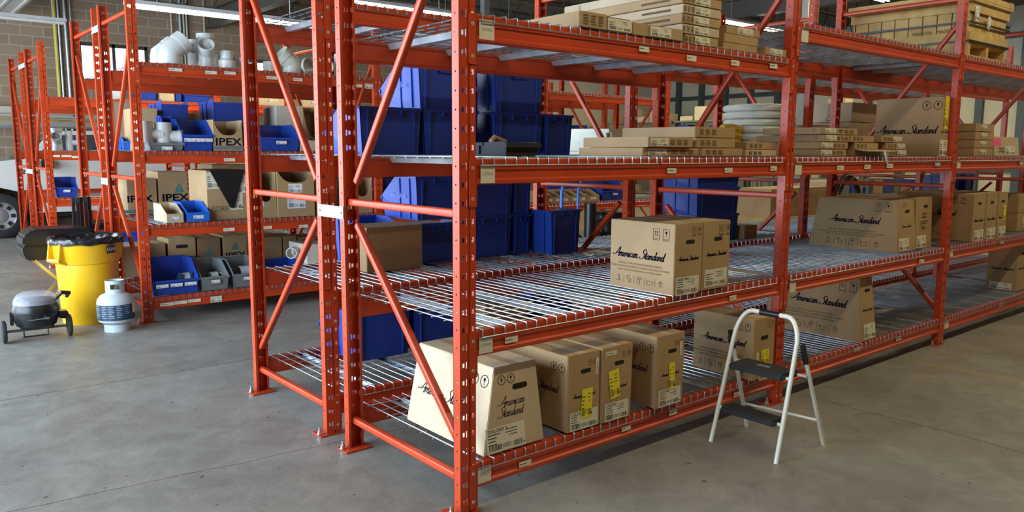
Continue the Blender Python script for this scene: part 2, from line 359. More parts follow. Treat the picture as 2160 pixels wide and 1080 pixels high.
def carton(label, x0, x1, y0, y1, z0, h, ins=(0, 0, 0, 0), m=None, deco=(), group=None, name='cardboard_box', cat='box', tape=True, bev=0.003, rz=0.0):
    """ins: how far the top pulls in at left, right, front, back"""
    m = m or KRAFT; x0, x1 = clear_posts(x0, x1, y0, y1, z0); cx, cy = (x0+x1)/2, (y0+y1)/2
    lo = [(x0-cx, y0-cy, 0), (x1-cx, y0-cy, 0), (x1-cx, y1-cy, 0), (x0-cx, y1-cy, 0)]
    hi = [(x0-cx+ins[0], y0-cy+ins[2], h), (x1-cx-ins[1], y0-cy+ins[2], h), (x1-cx-ins[1], y1-cy-ins[3], h), (x0-cx+ins[0], y1-cy-ins[3], h)]
    mb = MB(); mb.hexa(lo, hi)
    o = link(name, mb.mesh(name, m, bevel=min(bev, h*.1)), None, (cx, cy, z0), (0, 0, rz)); tag(o, label, cat, group)
    c = (lo, hi)
    if tape and h > .12:
        L = (y1-y0)-ins[2]-ins[3]; tm = MB(); rect(tm, -.024, -L/2+.002, .024, L/2-.002)
        place_on(o, 'tape', tm.mesh('tape', KRAFT2 if m is KRAFT else KRAFT, recalc=False), c, 'T', .5, .5, off=.0008)
    for d in deco:
        k, f, s, t = d[:4]; a = d[4:]
        if k == 'logo': place_on(o, 'printed_logo', script_mesh('American Standard', a[0], weight=(a[1] if len(a) > 1 else .1)*1.25), c, f, s, t, label='dark script lettering')
        elif k == 'logo2': place_on(o, 'printed_logo', script_mesh('American\nStandard', a[0]), c, f, s, t, label='two lines of dark script lettering')
        elif k == 'label': place_on(o, 'shipping_label', label_mesh(a[0], a[1], hash_(label+str(s)), a[2] if len(a) > 2 else ''), c, f, s, t, a[3] if len(a) > 3 else 0, off=.002, label='cream paper label with barcodes')
        elif k == 'note': place_on(o, 'paper_note', label_mesh(a[0], a[1], hash_(label), '', YELLOWP, INKB), c, f, s, t, a[2] if len(a) > 2 else 0, off=.0035, label='yellow paper note')
        elif k == 'sym': place_on(o, 'handling_symbols', symbols(a[0], a[1]), c, f, s, t)
        elif k == 'hole': place_on(o, 'hand_hole', slot_mesh(a[0], a[0]*.3), c, f, s, t, off=.0015, label='dark oval hand hole')
        elif k == 'text': place_on(o, 'printed_text', text_mesh(a[0], a[1], a[2] if len(a) > 2 else INK, (a[3] if len(a) > 3 else 0), a[4] if len(a) > 4 else 1.0), c, f, s, t, a[5] if len(a) > 5 else 0)
        elif k == 'icons': place_on(o, 'printed_icons', bath_icons(a[0]), c, f, s, t)
        elif k == 'patch':
            pm = MB(); rect(pm, -a[0]/2, -a[1]/2, a[0]/2, a[1]/2); place_on(o, 'printed_band' if len(a) < 4 else a[3], pm.mesh('patch', a[2], recalc=False), c, f, s, t, off=.0016)
        elif k == 'bars':
            pm = MB(); n, wd, ht = a[0], a[1], a[2]
            rn = random.Random(hash_(label)); q = wd/n
            for i in range(n):
                xx = -wd/2+q*(i+.5)
                for j in range(4): rect(pm, xx-q*rn.uniform(.25, .4), ht*(-.45+.25*j), xx+q*rn.uniform(.25, .4), ht*(-.45+.25*j)+ht*.15)
            place_on(o, 'printed_marks', pm.mesh('marks', INKB, recalc=False), c, f, s, t)
        elif k == 'tri':
            pm = MB(); q = a[0]; pm.add([(-.5*q, -.5*q, 0), (-.05*q, -.5*q, 0), (-.05*q, .6*q, 0)], [(0, 1, 2)]); pm.add([(.5*q, -.5*q, 0), (.05*q, -.5*q, 0), (.05*q, .6*q, 0)], [(0, 1, 2)])
            place_on(o, 'printed_emblem', pm.mesh('emblem', TEAL, recalc=False), c, f, s, t)
    return o
def clear_posts(x0, x1, y0, y1, z0, shift=False):
    """keep shelf goods clear of the uprights and frame braces"""
    if z0 < .2: return x0, x1
    if (y0 < 2.36 and x0 < 10): pitch = 2.467
    elif 4.9 < y0 < 7.4 and x0 < 7.5: pitch = 2.467
    elif 9.3 < y0 < 10.5 and x0 < 7: pitch = 2.27
    else: return x0, x1
    for i in range(6):
        a, b = i*pitch-.012, i*pitch+.10
        if x0 < b and x1 > a:
            if (x0+x1)/2 > (a+b)/2:
                if shift: x1 += b-x0
                x0 = b
            else:
                if shift: x0 -= x1-a
                x1 = a
    return x0, x1
def hash_(s):
    h = 7
    for ch in s: h = (h*31+ord(ch)) % 1000003
    return h

# ------------------------------------------------------------------ the room
RX0, RX1, RY0, RY1, RH = -5.6, 21.2, -7.0, 16.3, 5.4
def node_mat(name): 
    m = bpy.data.materials.new(name); m.use_nodes = True; nt = m.node_tree; return m, nt, nt.nodes['Principled BSDF']
def floor_material():
    m, nt, b = node_mat('polished_concrete'); N = nt.nodes.new; L = nt.links.new
    tc = N('ShaderNodeTexCoord')
    def noise(sc, det, rough=.6, dist=0):
        n = N('ShaderNodeTexNoise'); n.inputs['Scale'].default_value = sc; n.inputs['Detail'].default_value = det; n.inputs['Roughness'].default_value = rough; n.inputs['Distortion'].default_value = dist
        L(tc.outputs['Object'], n.inputs['Vector']); return n
    def ramp(src, stops):
        r = N('ShaderNodeValToRGB'); e = r.color_ramp.elements
        e[0].position, e[0].color = stops[0][0], tuple(stops[0][1])+(1,); e[1].position, e[1].color = stops[-1][0], tuple(stops[-1][1])+(1,)
        L(src, r.inputs['Fac']); return r
    def mix(a, bb, f, mode='MULTIPLY'):
        x = N('ShaderNodeMix'); x.data_type = 'RGBA'; x.blend_type = mode
        if isinstance(f, float): x.inputs[0].default_value = f
        else: L(f, x.inputs[0])
        L(a, x.inputs[6])
        if isinstance(bb, tuple): x.inputs[7].default_value = bb
        else: L(bb, x.inputs[7])
        return x.outputs[2]
    def math_(op, a, v=None, c=None):
        q = N('ShaderNodeMath'); q.operation = op
        for i, z in enumerate((a, v, c)):
            if z is None: continue
            if isinstance(z, (int, float)): q.inputs[i].default_value = z
            else: L(z, q.inputs[i])
        return q.outputs[0]
    big = ramp(noise(.7, 6, .65, .4).outputs['Fac'], [(.3, (.185, .172, .148)), (.72, (.335, .318, .285))])
    mid = ramp(noise(5, 8, .7, .8).outputs['Fac'], [(.32, (.76, .76, .76)), (.7, (1.15, 1.15, 1.15))])
    fine = ramp(noise(90, 3).outputs['Fac'], [(.3, (.9, .9, .9)), (.7, (1.08, 1.08, 1.08))])
    col = mix(mix(big.outputs['Color'], mid.outputs['Color'], 1.0), fine.outputs['Color'], 1.0)
    pits = ramp(noise(17, 2, .5).outputs['Fac'], [(.715, (1, 1, 1)), (.74, (.32, .3, .27))])
    col = mix(col, pits.outputs['Color'], 1.0)
    sp = N('ShaderNodeSeparateXYZ'); L(tc.outputs['Object'], sp.inputs[0])
    wob = noise(3, 4)
    wv = math_('MULTIPLY', math_('SUBTRACT', wob.outputs['Fac'], .5), .05)
    X, Y = math_('ADD', sp.outputs[0], wv), math_('ADD', sp.outputs[1], wv)
    def line(expr, wd): return math_('LESS_THAN', math_('ABSOLUTE', expr), wd)
    l1 = line(math_('SUBTRACT', Y, 3.17), .006)
    l2 = math_('MULTIPLY', line(math_('SUBTRACT', X, 2.81), .005), math_('LESS_THAN', sp.outputs[1], .3))
    l3 = math_('MULTIPLY', line(math_('ADD', math_('SUBTRACT', Y, 1.16), math_('MULTIPLY', X, .1)), .004), math_('LESS_THAN', sp.outputs[0], 1.6))
    l4 = line(math_('SUBTRACT', X, -4.6), .006)
    lines = math_('MAXIMUM', math_('MAXIMUM', l1, l2), math_('MAXIMUM', l3, l4))
    col = mix(col, (.38, .34, .30, 1), math_('MULTIPLY', lines, .9))
    yl = math_('MULTIPLY', line(math_('SUBTRACT', sp.outputs[0], 4.27), .035), math_('LESS_THAN', sp.outputs[1], -.1))
    yf = math_('MULTIPLY', yl, ramp(noise(14, 5).outputs['Fac'], [(.42, (0, 0, 0)), (.6, (.75, .75, .75))]).outputs['Color'])
    col = mix(col, (.50, .36, .07, 1), yf, 'MIX')
    L(col, b.inputs['Base Color'])
    rr = ramp(noise(2.2, 6).outputs['Fac'], [(.3, (.36, .36, .36)), (.7, (.58, .58, .58))]); L(rr.outputs['Color'], b.inputs['Roughness'])
    bp = N('ShaderNodeBump'); bp.inputs['Strength'].default_value = .12; bp.inputs['Distance'].default_value = .01
    hn = noise(38, 6); L(math_('SUBTRACT', hn.outputs['Fac'], math_('MULTIPLY', lines, .8)), bp.inputs['Height']); L(bp.outputs['Normal'], b.inputs['Normal'])
    return m
def block_material(axis='xz'):
    m, nt, b = node_mat('concrete_block'); N = nt.nodes.new; L = nt.links.new
    tc = N('ShaderNodeTexCoord'); mp = N('ShaderNodeMapping'); mp.inputs['Rotation'].default_value = (PI/2, 0, 0) if axis == 'xz' else (PI/2, 0, PI/2)
    sp = N('ShaderNodeSeparateXYZ'); cb = N('ShaderNodeCombineXYZ'); L(tc.outputs['Object'], sp.inputs[0])
    L(sp.outputs[0 if axis == 'xz' else 1], cb.inputs[0]); L(sp.outputs[2], cb.inputs[1])
    br = N('ShaderNodeTexBrick'); br.inputs['Scale'].default_value = 1.0; br.inputs['Brick Width'].default_value = .41; br.inputs['Row Height'].default_value = .205
    br.inputs['Mortar Size'].default_value = .008; br.inputs['Color1'].default_value = (.30, .215, .14, 1); br.inputs['Color2'].default_value = (.36, .265, .18, 1); br.inputs['Mortar'].default_value = (.50, .42, .32, 1)
    L(cb.outputs[0], br.inputs['Vector']); L(br.outputs['Color'], b.inputs['Base Color'])
    b.inputs['Roughness'].default_value = .85
    bp = N('ShaderNodeBump'); bp.inputs['Strength'].default_value = .3; bp.inputs['Distance'].default_value = .01
    inv = N('ShaderNodeMath'); inv.operation = 'SUBTRACT'; inv.inputs[0].default_value = 1; L(br.outputs['Fac'], inv.inputs[1]); L(inv.outputs[0], bp.inputs['Height']); L(bp.outputs['Normal'], b.inputs['Normal'])
    return m
WALLC = mat('cream_wall_liner', (.72, .69, .56), .6, 0, .05, 1.5)
GIRT = mat('dark_girt_paint', (.075, .10, .11), .45, .2, .1, 4)
CEIL = mat('steel_roof_deck', (.14, .135, .115), .5, .3, .12, 3)
JOIST = mat('joist_paint', (.10, .09, .075), .5, .2, .1, 5)
GREYCOL = mat('grey_column_paint', (.22, .23, .23), .5, 0, .08, 5)
mb = MB(); mb.box(RX0, RY0, -.2, RX1, RY1, 0); struct('floor', mb, floor_material())
# back wall of concrete block with the high strip windows
wins = [(1.86, 3.22, 3.05, 3.86), (5.0, 6.25, 3.05, 3.78), (9.6, 11.0, 3.0, 3.72)]
mb = MB(); xs = [RX0]+[q for w_ in wins for q in w_[:2]]+[RX1]
xs[-1] = 11.8
for i in range(0, len(xs), 2): mb.box(xs[i], RY1, 0, xs[i+1], RY1+.2, RH)
for x0, x1, z0, z1 in wins: mb.box(x0, RY1, 0, x1, RY1+.2, z0); mb.box(x0, RY1, z1, x1, RY1+.2, RH)
struct('wall_back', mb, block_material())
mb = MB(); mb.box(11.8, RY1, 0, RX1, RY1+.2, RH); struct('wall_back_plain', mb, WALLC)
SKYG = mat('bright_window_glass', (.9, .95, 1), .3, 0, 0, emit=(.95, .98, 1.0), estr=4.0)
FRAME = mat('dark_window_frame', (.05, .05, .05), .5, 0, .05)
for k, (x0, x1, z0, z1) in enumerate(wins):
    mb = MB()
    for a in ((x0, z0, x1, z0+.05), (x0, z1-.07, x1, z1), (x0, z0, x0+.05, z1), (x1-.05, z0, x1, z1), ((x0+x1)/2-.03, z0, (x0+x1)/2+.03, z1)): mb.box(a[0], RY1-.02, a[1], a[2], RY1+.05, a[3])
    o = struct('window_%d' % (k+1), mb, FRAME)
    g = MB(); g.box(x0+.04, RY1+.05, z0+.04, x1-.04, RY1+.07, z1-.04); link('window_pane', g.mesh('pane', SKYG), o)
# right wall with girts
mb = MB(); mb.box(RX1, RY0, 0, RX1+.2, RY1, RH); struct('wall_right', mb, WALLC)
mb = MB(); y = RY1-.6
while y > RY0:
    mb.box(RX1-.14, y-.09, 0, RX1, y+.09, RH); y -= 1.0
for z in (1.2, 3.5, 4.62): mb.box(RX1-.10, RY0, z-.07, RX1-.002, RY1, z+.07)
struct('trim_right', mb, GIRT)
# left wall with two dock openings, front wall behind the camera
mb = MB()
for y0, y1, z0, z1 in ((RY0, -1.9, 0, RH), (-1.9, 7.1, 3.9, RH), (7.1, 8.5, 0, RH), (8.5, 13.5, 3.9, RH), (13.5, RY1, 0, RH)): mb.box(RX0-.2, y0, z0, RX0, y1, z1)
struct('wall_left', mb, block_material('yz'))
mb = MB(); mb.box(RX0, RY0-.2, 0, RX1, RY0, RH); struct('wall_front', mb, block_material())
# roof deck: trapezoid ribs, joists and girders
mb = MB(); x = RX0; pr = []
while x < RX1:
    pr += [(x, RH), (x+.05, RH), (x+.075, RH-.05), (x+.125, RH-.05)]; x += .15
pr.append((x, RH)); 
mb.add([(p[0], yy, p[1]) for yy in (RY0, RY1) for p in pr], [(i, i+1, len(pr)+i+1, len(pr)+i) for i in range(len(pr)-1)])
mb.box(RX0, RY0, RH+.01, RX1, RY1, RH+.1)
struct('ceiling', mb, CEIL, recalc=False)
def joist(y, zt, dz, x0=RX0, x1=RX1):
    mb = MB(); mb.box(x0, y-.05, zt-.04, x1, y+.05, zt); mb.box(x0, y-.05, zt-dz, x1, y+.05, zt-dz+.035)
    n = int((x1-x0)/.6)
    for i in range(n):
        a, b, c = x0+i*.6, x0+i*.6+.3, x0+i*.6+.6
        mb.tube([(a, y, zt-dz+.02), (b, y, zt-.02), (c, y, zt-dz+.02)], .013, 4, cap=False)
    return mb
y = -5.6; k = 1
while y < RY1:
    struct('trim_joist_%d' % k, joist(y, RH-.06, .55), JOIST, recalc=False); k += 1; y += 1.8
for k, x in enumerate((4.6, 12.6)):
    mb = MB(); mb.box(x-.1, RY0, RH-1.0, x+.1, RY1, RH-.97); mb.box(x-.012, RY0, RH-.97, x+.012, RY1, RH-.64); mb.box(x-.1, RY0, RH-.64, x+.1, RY1, RH-.61)
    struct('trim_girder_%d' % (k+1), mb, JOIST)
for k, (u, y) in enumerate(((1023, 9.0), (1693, 4.55))):
    x = X_at(u, y, 200); mb = MB(); mb.box(x-.06, y-.06, 0, x+.06, y+.06, RH-.6); struct('trim_column_%d' % (k+1), mb, GREYCOL)
# conduits on the block wall
for k, (u, r, m_) in enumerate(((116, .035, mat('yellow_pipe', (.75, .62, .12), .5, 0, .05)), (124, .022, ZINCS), (138, .03, ZINCS), (362, .02, PVCC), (380, .03, ZINCS), (388, .02, PVCC), (394, .02, PVCC), (431, .02, PVCC), (150, .014, ZINCS))):
    x = X_at(u, RY1-.06, 60)
    mb = MB(); mb.tube([(x, RY1-.06, 1.2), (x, RY1-.06, RH-.1)], r, 8)
    o = link('conduit_pipe', mb.mesh('conduit', m_, smooth=True))
    nm = ['yellow gas pipe running up the block wall at far left', 'thin grey conduit right beside the yellow pipe on the block wall', 'thicker grey conduit second from the yellow pipe', 'cream drop pipe seen above the white elbow fittings', 'thick grey conduit left in the bundle over the white pipe fittings', 'cream pipe, left of the pair in the conduit bundle', 'cream pipe, right of the pair in the conduit bundle', 'cream drop pipe seen above the tallest white wye fitting', 'thinnest grey conduit of the group near the yellow pipe'][k]
    tag(o, nm, 'pipe', 'pipes on the block wall')

# ------------------------------------------------------------------ lamps
GLOW = mat('lamp_tube', (1, 1, 1), .4, 0, 0, emit=(1.0, .97, .88), estr=22.0)
LAMPW = mat('white_enamel', (.8, .8, .78), .4, 0, .03)
def strip_lamp(x, y, z, label, length=2.44, along='x', power=None, on=True):
    t = thing('strip_lamp', label, 'ceiling light', (x, y, z), 0 if along == 'x' else PI/2, 'fluorescent strip lamps')
    L = length/2
    mb = MB(); mb.prism([(-.09, 0), (-.06, .055), (.06, .055), (.09, 0)], 'x', -L, L); link('housing', mb.mesh('housing', LAMPW), t)
    for s in (-.045, .045):
        mb = MB(); mb.tube([(-L+.03, s, -.022), (L-.03, s, -.022)], .019, 8); link('lamp_tube', mb.mesh('tube', GLOW if on else PVC, smooth=True), t)
    mb = MB()
    for xx in (-L*.7, L*.7): mb.tube([(xx, 0, .05), (xx, 0, RH-.03-z)], .004, 4, cap=False)
    link('hanger', mb.mesh('hanger', ZINCS), t)
    if on:
        l = bpy.data.lights.new('lamp_light', 'AREA'); l.shape = 'RECTANGLE'; l.size = length; l.size_y = .14; l.energy = power or LAMP_W; l.color = LAMP_COL
        o = bpy.data.objects.new('lamp_light', l); COL.objects.link(o); o.parent = t; o.location = (0, 0, -.05)
    return t
strip_lamp(2.15, 8.4, 3.44, 'bright strip lamp crossing in front of the block wall above the white pipe fittings', 2.6)
strip_lamp(5.0, 8.4, 3.86, 'strip lamp seen over the top beam between the two nearest tall posts', 1.9)
strip_lamp(12.9, 7.2, 4.25, 'distant strip lamp between stacked flat boxes and the second tall post', 2.4)
strip_lamp(10.9, 4.05, 4.25, 'strip lamp above the wooden crate at top right', 2.44)
strip_lamp(8.6, 11.2, 4.25, 'far warm lamp seen over the flat boxes of the top shelf', 2.44)
for k, (x, y) in enumerate(((-.6, -1.9), (2.4, -1.9), (5.4, -1.9), (8.4, -1.9), (11.4, -1.9), (7.6, 3.4), (15, 12), (17, 6), (16.5, 0))):
    pos = ['over the front aisle above the nearest post', 'over the front aisle above the step stool', 'over the front aisle beyond the second post', 'over the front aisle beyond the third post', 'over the far end of the front aisle', 'over the aisle behind the tote stacks', 'in the far back corner over the grey shelving', 'over the floor near the cream wall', 'over the right end of the hall'][k]
    strip_lamp(x, y, 4.4, 'fluorescent strip lamp hanging '+pos, 2.44, power=LAMP_W*(.68 if k < 5 else 1.0 if k == 5 else 2.6))
# unlit fixture and ribbed overhead panel at the top left corner
t = strip_lamp(float(on_z(45, 38, 3.75)[0]), float(on_z(45, 38, 3.75)[1]), 3.75, 'unlit strip lamp under the ribbed panel at top left', 1.3, on=False)
p = on_z(5, 8, 4.2); mb = MB(); mb.box(-1.9, -1.2, 0, .35, 1.2, .04)
for i in range(9): mb.box(-1.9+i*.27, -1.2, -.025, -1.86+i*.27, 1.2, 0)
o = link('ribbed_panel', mb.mesh('ribbed_panel', mat('panel_white', (.62, .62, .58), .5, 0, .06, 4)), None, (float(p[0]), float(p[1]), 4.2)); tag(o, 'pale ribbed overhead door panel hanging in the top left corner', 'overhead door')

# ------------------------------------------------------------------ pallet rack pieces
PW, PF, PH, BAY, DEP = .0858, .05, 3.0, 2.467, 1.067
def sheet_grid(xs, zs, holes):
    """flat sheet in xz with a hole in every marked cell; holes: dict column -> (w, h)"""
    b = MB(); b.rings = []
    for i in range(len(xs)-1):
        for j in range(len(zs)-1):
            x0, x1, z0, z1 = xs[i], xs[i+1], zs[j], zs[j+1]
            if i in holes and j % 2 == 1:
                hw, hh, ch = holes[i]; cx, cz = (x0+x1)/2, (z0+z1)/2; hw /= 2; hh /= 2
                out = [(x0, z0), (cx, z0), (x1, z0), (x1, cz), (x1, z1), (cx, z1), (x0, z1), (x0, cz)]
                inn = [(cx-hw, cz-hh+ch), (cx-hw+ch, cz-hh), (cx+hw-ch, cz-hh), (cx+hw, cz-hh+ch), (cx+hw, cz+hh-ch), (cx+hw-ch, cz+hh), (cx-hw+ch, cz+hh), (cx-hw, cz+hh-ch)]
                out2 = [(x0, z0+(cz-z0)*.5), (cx-(cx-x0)*.5, z0), (cx+(x1-cx)*.5, z0), (x1, z0+(cz-z0)*.5), (x1, cz+(z1-cz)*.5), (cx+(x1-cx)*.5, z1), (cx-(cx-x0)*.5, z1), (x0, cz+(z1-cz)*.5)]
                cor = [(x0, z0), (x1, z0), (x1, z1), (x0, z1)]
                b.rings.append(len(b.v)+8)
                vs = [(p[0], 0, p[1]) for p in out2+inn+cor]
                fs = [(q, (q+1) % 8, 8+(q+1) % 8, 8+q) for q in range(8)]+[(0, 16, 1), (2, 17, 3), (4, 18, 5), (6, 19, 7)]
                b.add(vs, fs)
            else: b.add([(x0, 0, z0), (x1, 0, z0), (x1, 0, z1), (x0, 0, z1)], [(0, 1, 2, 3)])
    t = .0022; m = MB(); m.v = list(b.v)+[(p[0], p[1]+t, p[2]) for p in b.v]; n = len(b.v)
    m.f = list(b.f)+[tuple(n+i for i in f[::-1]) for f in b.f]; m.mi = [0]*len(m.f)
    for k in b.rings: m.f += [(k+q, k+(q+1) % 8, n+k+(q+1) % 8, n+k+q) for q in range(8)]; m.mi += [0]*8
    return m
def post_mesh():
    zs = [0]; pitch = .0776; z = .045
    while z+.03 < PH: zs += [z, z+.036]; z += pitch
    zs.append(PH)
    mb = MB()
    # outer web in front (y=0) with three slot columns and a groove between them
    mb.merge(sheet_grid([0, .013, .026, .031, .042, .047], zs, {1: (.0115, .020, .002), 3: (.0085, .031, .002)}))
    mb.merge(sheet_grid([.057, .063, .078, PW], zs, {1: (.0125, .023, .003)}))
    rib = [(.047, 0), (.0495, .007), (.0545, .007), (.057, 0)]
    for p, q in zip(rib[:-1], rib[1:]): mb.quad((p[0], p[1], 0), (q[0], q[1], 0), (q[0], q[1], PH), (p[0], p[1], PH))
    for x in (0, PW-.0022):  # flanges with small bolt holes, returned lips
        g = sheet_grid([0, .016, .032, PF], zs, {1: (.0085, .0085, .0025)}); mb.merge(g, Matrix(((0, 1, 0, x), (1, 0, 0, 0), (0, 0, 1, 0), (0, 0, 0, 1))))
        mb.box(0 if x == 0 else PW-.013, PF-.0022, 0, .013 if x == 0 else PW, PF, PH)
    return mb.mesh('upright_post', ORANGE, recalc=False)
POST = post_mesh()
mb = MB(); mb.box(-.045, -.012, 0, PW+.02, .10, .008); PLATE = mb.mesh('base_plate', ORANGE, bevel=.002)
mb = MB(); mb.lathe([(.0, .045), (.007, .043), (.007, .022), (.013, .022), (.013, .008), (.018, .008), (.018, 0)], 0, 0, 8); BOLT = mb.mesh('anchor_bolt', STEEL)
def beam_mesh(h, length):
    mb = MB(); s = h/.11
    prof = [(-.004, .004*s), (-.001, 0), (.038, 0), (.04, .004), (.04, h), (.002, h), (0, h-.004), (0, .078*s), (.004, .074*s), (.004, .026*s), (-.004, .018*s)]
    mb.prism(prof, 'x', PW+.002, length-.002)
    return mb.mesh('beam', ORANGE)
def conn_mesh():
    mb = MB(); mb.prism([(.048, -.09), (.052, -.098), (PW+.003, -.098), (PW+.003, .105), (.052, .105), (.048, .095)], 'y', -.007, -.003)
    mb.box(PW-.002, -.007, -.09, PW+.004, .04, .10)
    return mb.mesh('beam_connector', ORANGE)
def conn_r_mesh():
    mb = MB(); mb.prism([(-.003, -.098), (.036, -.098), (.039, -.09), (.039, .095), (.036, .105), (-.003, .105)], 'y', -.007, -.003)
    mb.box(-.004, -.007, -.09, .002, .04, .10)
    return mb.mesh('beam_connector', ORANGE)
BEAMS = {}; CONL, CONR = conn_mesh(), conn_r_mesh()
mb = MB(); mb.lathe([(0, -.0085), (.008, -.0085), (.009, -.006)], .067, 0, 10, axis='y')
RIVL = mb.mesh('rivets', mat('rivet_zinc', (.55, .5, .42), .4, .6, .1))
def bar(a, b, s=.034):
    A, B = Vector(a), Vector(b); mb = MB(); mb.tube([A, B], s*.7071, 4, twist=PI/4); return mb
def round_bar(xc, ya, za, yb, zb, s=.036):
    """brace: rounded square tube"""
    mb = MB(); d = Vector((0, yb-ya, zb-za)).normalized(); n = Vector((0, -d.z, d.y)); x = Vector((1, 0, 0)); h = s/2; c = h*.45; q = []
    for k, (sx, sy) in enumerate(((1, 1), (-1, 1), (-1, -1), (1, -1))):
        for i in range(4):
            a = PI/2*k+PI/2*i/3; q.append((sx*(h-c)+c*math.cos(a), sy*(h-c)+c*math.sin(a)))
    A, B = Vector((xc, ya, za)), Vector((xc, yb, zb)); m = len(q)
    mb.add([A+x*i+n*j for i, j in q]+[B+x*i+n*j for i, j in q], [tuple(range(m))[::-1], tuple(range(m, 2*m))]+[(i, (i+1) % m, m+(i+1) % m, m+i) for i in range(m)])
    return mb.mesh('brace', ORANGE, smooth=True)
HBR = {z: round_bar(.043, .03, z, DEP-.03, z) for z in (.155, 1.335, 2.825)}
DB1, DB2 = round_bar(.043, .055, .31, .95, 1.22), round_bar(.043, .055, 2.62, .95, 1.44)
STK = {}
def sticker(w_, h_, seed, paper=None, txt=None):
    k = (w_, h_, seed, txt)
    if k not in STK:
        m = label_mesh(w_, h_, seed, '', paper or PAPER); STK[k] = m
    return STK[k]
def rack_row(label, y0, nb, levels, mirror=False, pitch=BAY, h=.11, name='pallet_rack', x_first=0.0, top=PH, stickers=(), rivets=True, depth=DEP):
    t = thing(name, label, 'pallet rack', (x_first, y0, 0), 0, 'orange pallet racks'); D = depth
    for i in range(nb+1):
        x = i*pitch
        for side in (0, 1):
            p = link('upright_post', POST, t, (x if side == 0 else x+PW, 0 if side == 0 else D, 0), (0, 0, 0 if side == 0 else PI))
            b = link('base_plate', PLATE, p, (0, 0, 0) if side == 0 else (PW, 0, 0));
            if side: b.matrix_local = Matrix(((-1, 0, 0, PW), (0, 1, 0, 0), (0, 0, 1, 0), (0, 0, 0, 1)))
            link('anchor_bolt', BOLT, p, (-.03 if side == 0 else PW+.03, .03, .008))
        for z, me in HBR.items(): link('horizontal_brace', me, t, (x, 0, 0))
        for me in (DB1, DB2):
            o = link('diagonal_brace', me, t, (x, 0, 0))
            if mirror: o.matrix_local = Matrix(((1, 0, 0, x), (0, -1, 0, D), (0, 0, 1, 0), (0, 0, 0, 1)))
    if (h, pitch) not in BEAMS: BEAMS[(h, pitch)] = beam_mesh(h, pitch)
    bm = BEAMS[(h, pitch)]
    for i in range(nb):
        for li, z in enumerate(levels[min(i, len(levels)-1)]):
            for side in (0, 1):
                if side == 0: b = link('beam', bm, t, (i*pitch, 0, z))
                else:
                    b = link('beam', bm, t, (i*pitch+pitch+PW, D, z), (0, 0, PI)) 
                cz = h-.105
                link('beam_connector', CONL, b, (0, 0, cz)); link('beam_connector', CONR, b, (pitch, 0, cz))
                if rivets:
                    for dz in (.065, -.065): link('rivet', RIVL, b, (0, 0, cz+dz)); link('rivet', RIVL, b, (pitch-.047, 0, cz+dz))
                for (bi, lj, u, v, w_, h_, kind) in stickers:
                    if side == 0 and bi == i and lj == li:
                        q = on_y(u, v, y0-.001); s = link('beam_label', sticker(w_, h_, int(u)+lj, None) if not isinstance(kind, str) or kind == '' else plate_label(w_, h_, kind), b, (float(q[0])-x_first-i*pitch, -.0043, float(q[2])-z), (PI/2, 0, 0))
                        s['label'] = 'small cream paper label'
    return t
def plate_label(w_, h_, txt):
    k = ('pl', w_, h_, txt)
    if k in STK: return STK[k]
    mb = MB(); rect(mb, -w_/2, -h_/2, w_/2, h_/2, 0, .0001); rect(mb, -w_/2, h_*.36, w_/2, h_*.44, 1, .0004); me = mb.mesh('plate', [PAPER, GREY], recalc=False)
    if txt != '-':
        tm = text_mesh(txt, h_*.24, GREY); b = bmesh.new(); b.from_mesh(me); n0 = len(b.faces); b.from_mesh(tm); b.faces.ensure_lookup_table(); vs = set()
        for f in b.faces[n0:]:
            f.material_index = 1
            for v in f.verts: vs.add(v)
        for v in vs: v.co.z += .0004
        b.to_mesh(me); b.free()
    STK[k] = me; return me
# wire deck: long wires hooked over both beams, cross wires, three channels
def deck_meshes(wd=1.13, D=DEP, n=19):
    mb = MB(); r = .0029; p = wd/(n-1)
    for i in range(n):
        x = i*p; mb.tube([(x, -.008, -.03), (x, -.008, .0), (x, -.004, .004), (x, D+.004, .004), (x, D+.008, 0), (x, D+.008, -.03)], r, 5, cap=False)
    for y in (-.012, D+.012): mb.tube([(-.006, y, -.03), (wd+.006, y, -.03)], r, 5)
    m = 10
    for j in range(m):
        y = .06+(D-.12)*j/(m-1); mb.tube([(-.012, y, -.0015), (wd+.012, y, -.0015)], r, 5)
    me = mb.mesh('wire_mesh', ZINC, smooth=True, recalc=False)
    ch = MB(); pr = [(-.034, 0), (-.016, -.028), (.016, -.028), (.034, 0), (.030, 0), (.014, -.025), (-.014, -.025), (-.030, 0)]
    ch.prism(pr, 'y', .042, D-.042); return me, ch.mesh('support_channel', ZINCS)
DECKM, CHAN = deck_meshes()
DECKM2, CHAN2 = deck_meshes(1.0, DEP, 17)
ORD = ['first', 'second', 'third', 'fourth', 'fifth']
LVN = {4: ['lowest', 'second lowest', 'third', 'top']}
def decks(y0, nb, levels, who, pitch=BAY, h=.11, skip=(), small=False, x_first=0.0):
    wd = 1.0 if small else 1.13
    for i in range(nb):
        for li, z in enumerate(levels[min(i, len(levels)-1)]):
            for k in (0, 1):
                if (i, li, k) in skip: continue
                t = thing('wire_deck', 'wire deck, %s half of %s bay, %s shelf, %s' % (['left', 'right'][k], ORD[i], LVN[4][li], who), 'wire deck', (x_first+i*pitch+.118+k*(wd+.038), y0, z+h+.001), 0, 'wire decks on the racks')
                link('wire_mesh', DECKM2 if small else DECKM, t)
                for xx in (.17, .5, .83): link('support_channel', CHAN2 if small else CHAN, t, (xx*wd, 0, -.0045))
LA = [[.115, .715, 1.46, 2.05], [.115, .715, 1.46, 2.275]]
LB = [[.115, .715, 1.46, 2.285]]
LC = [[.12, .80, 1.475, 2.27]]
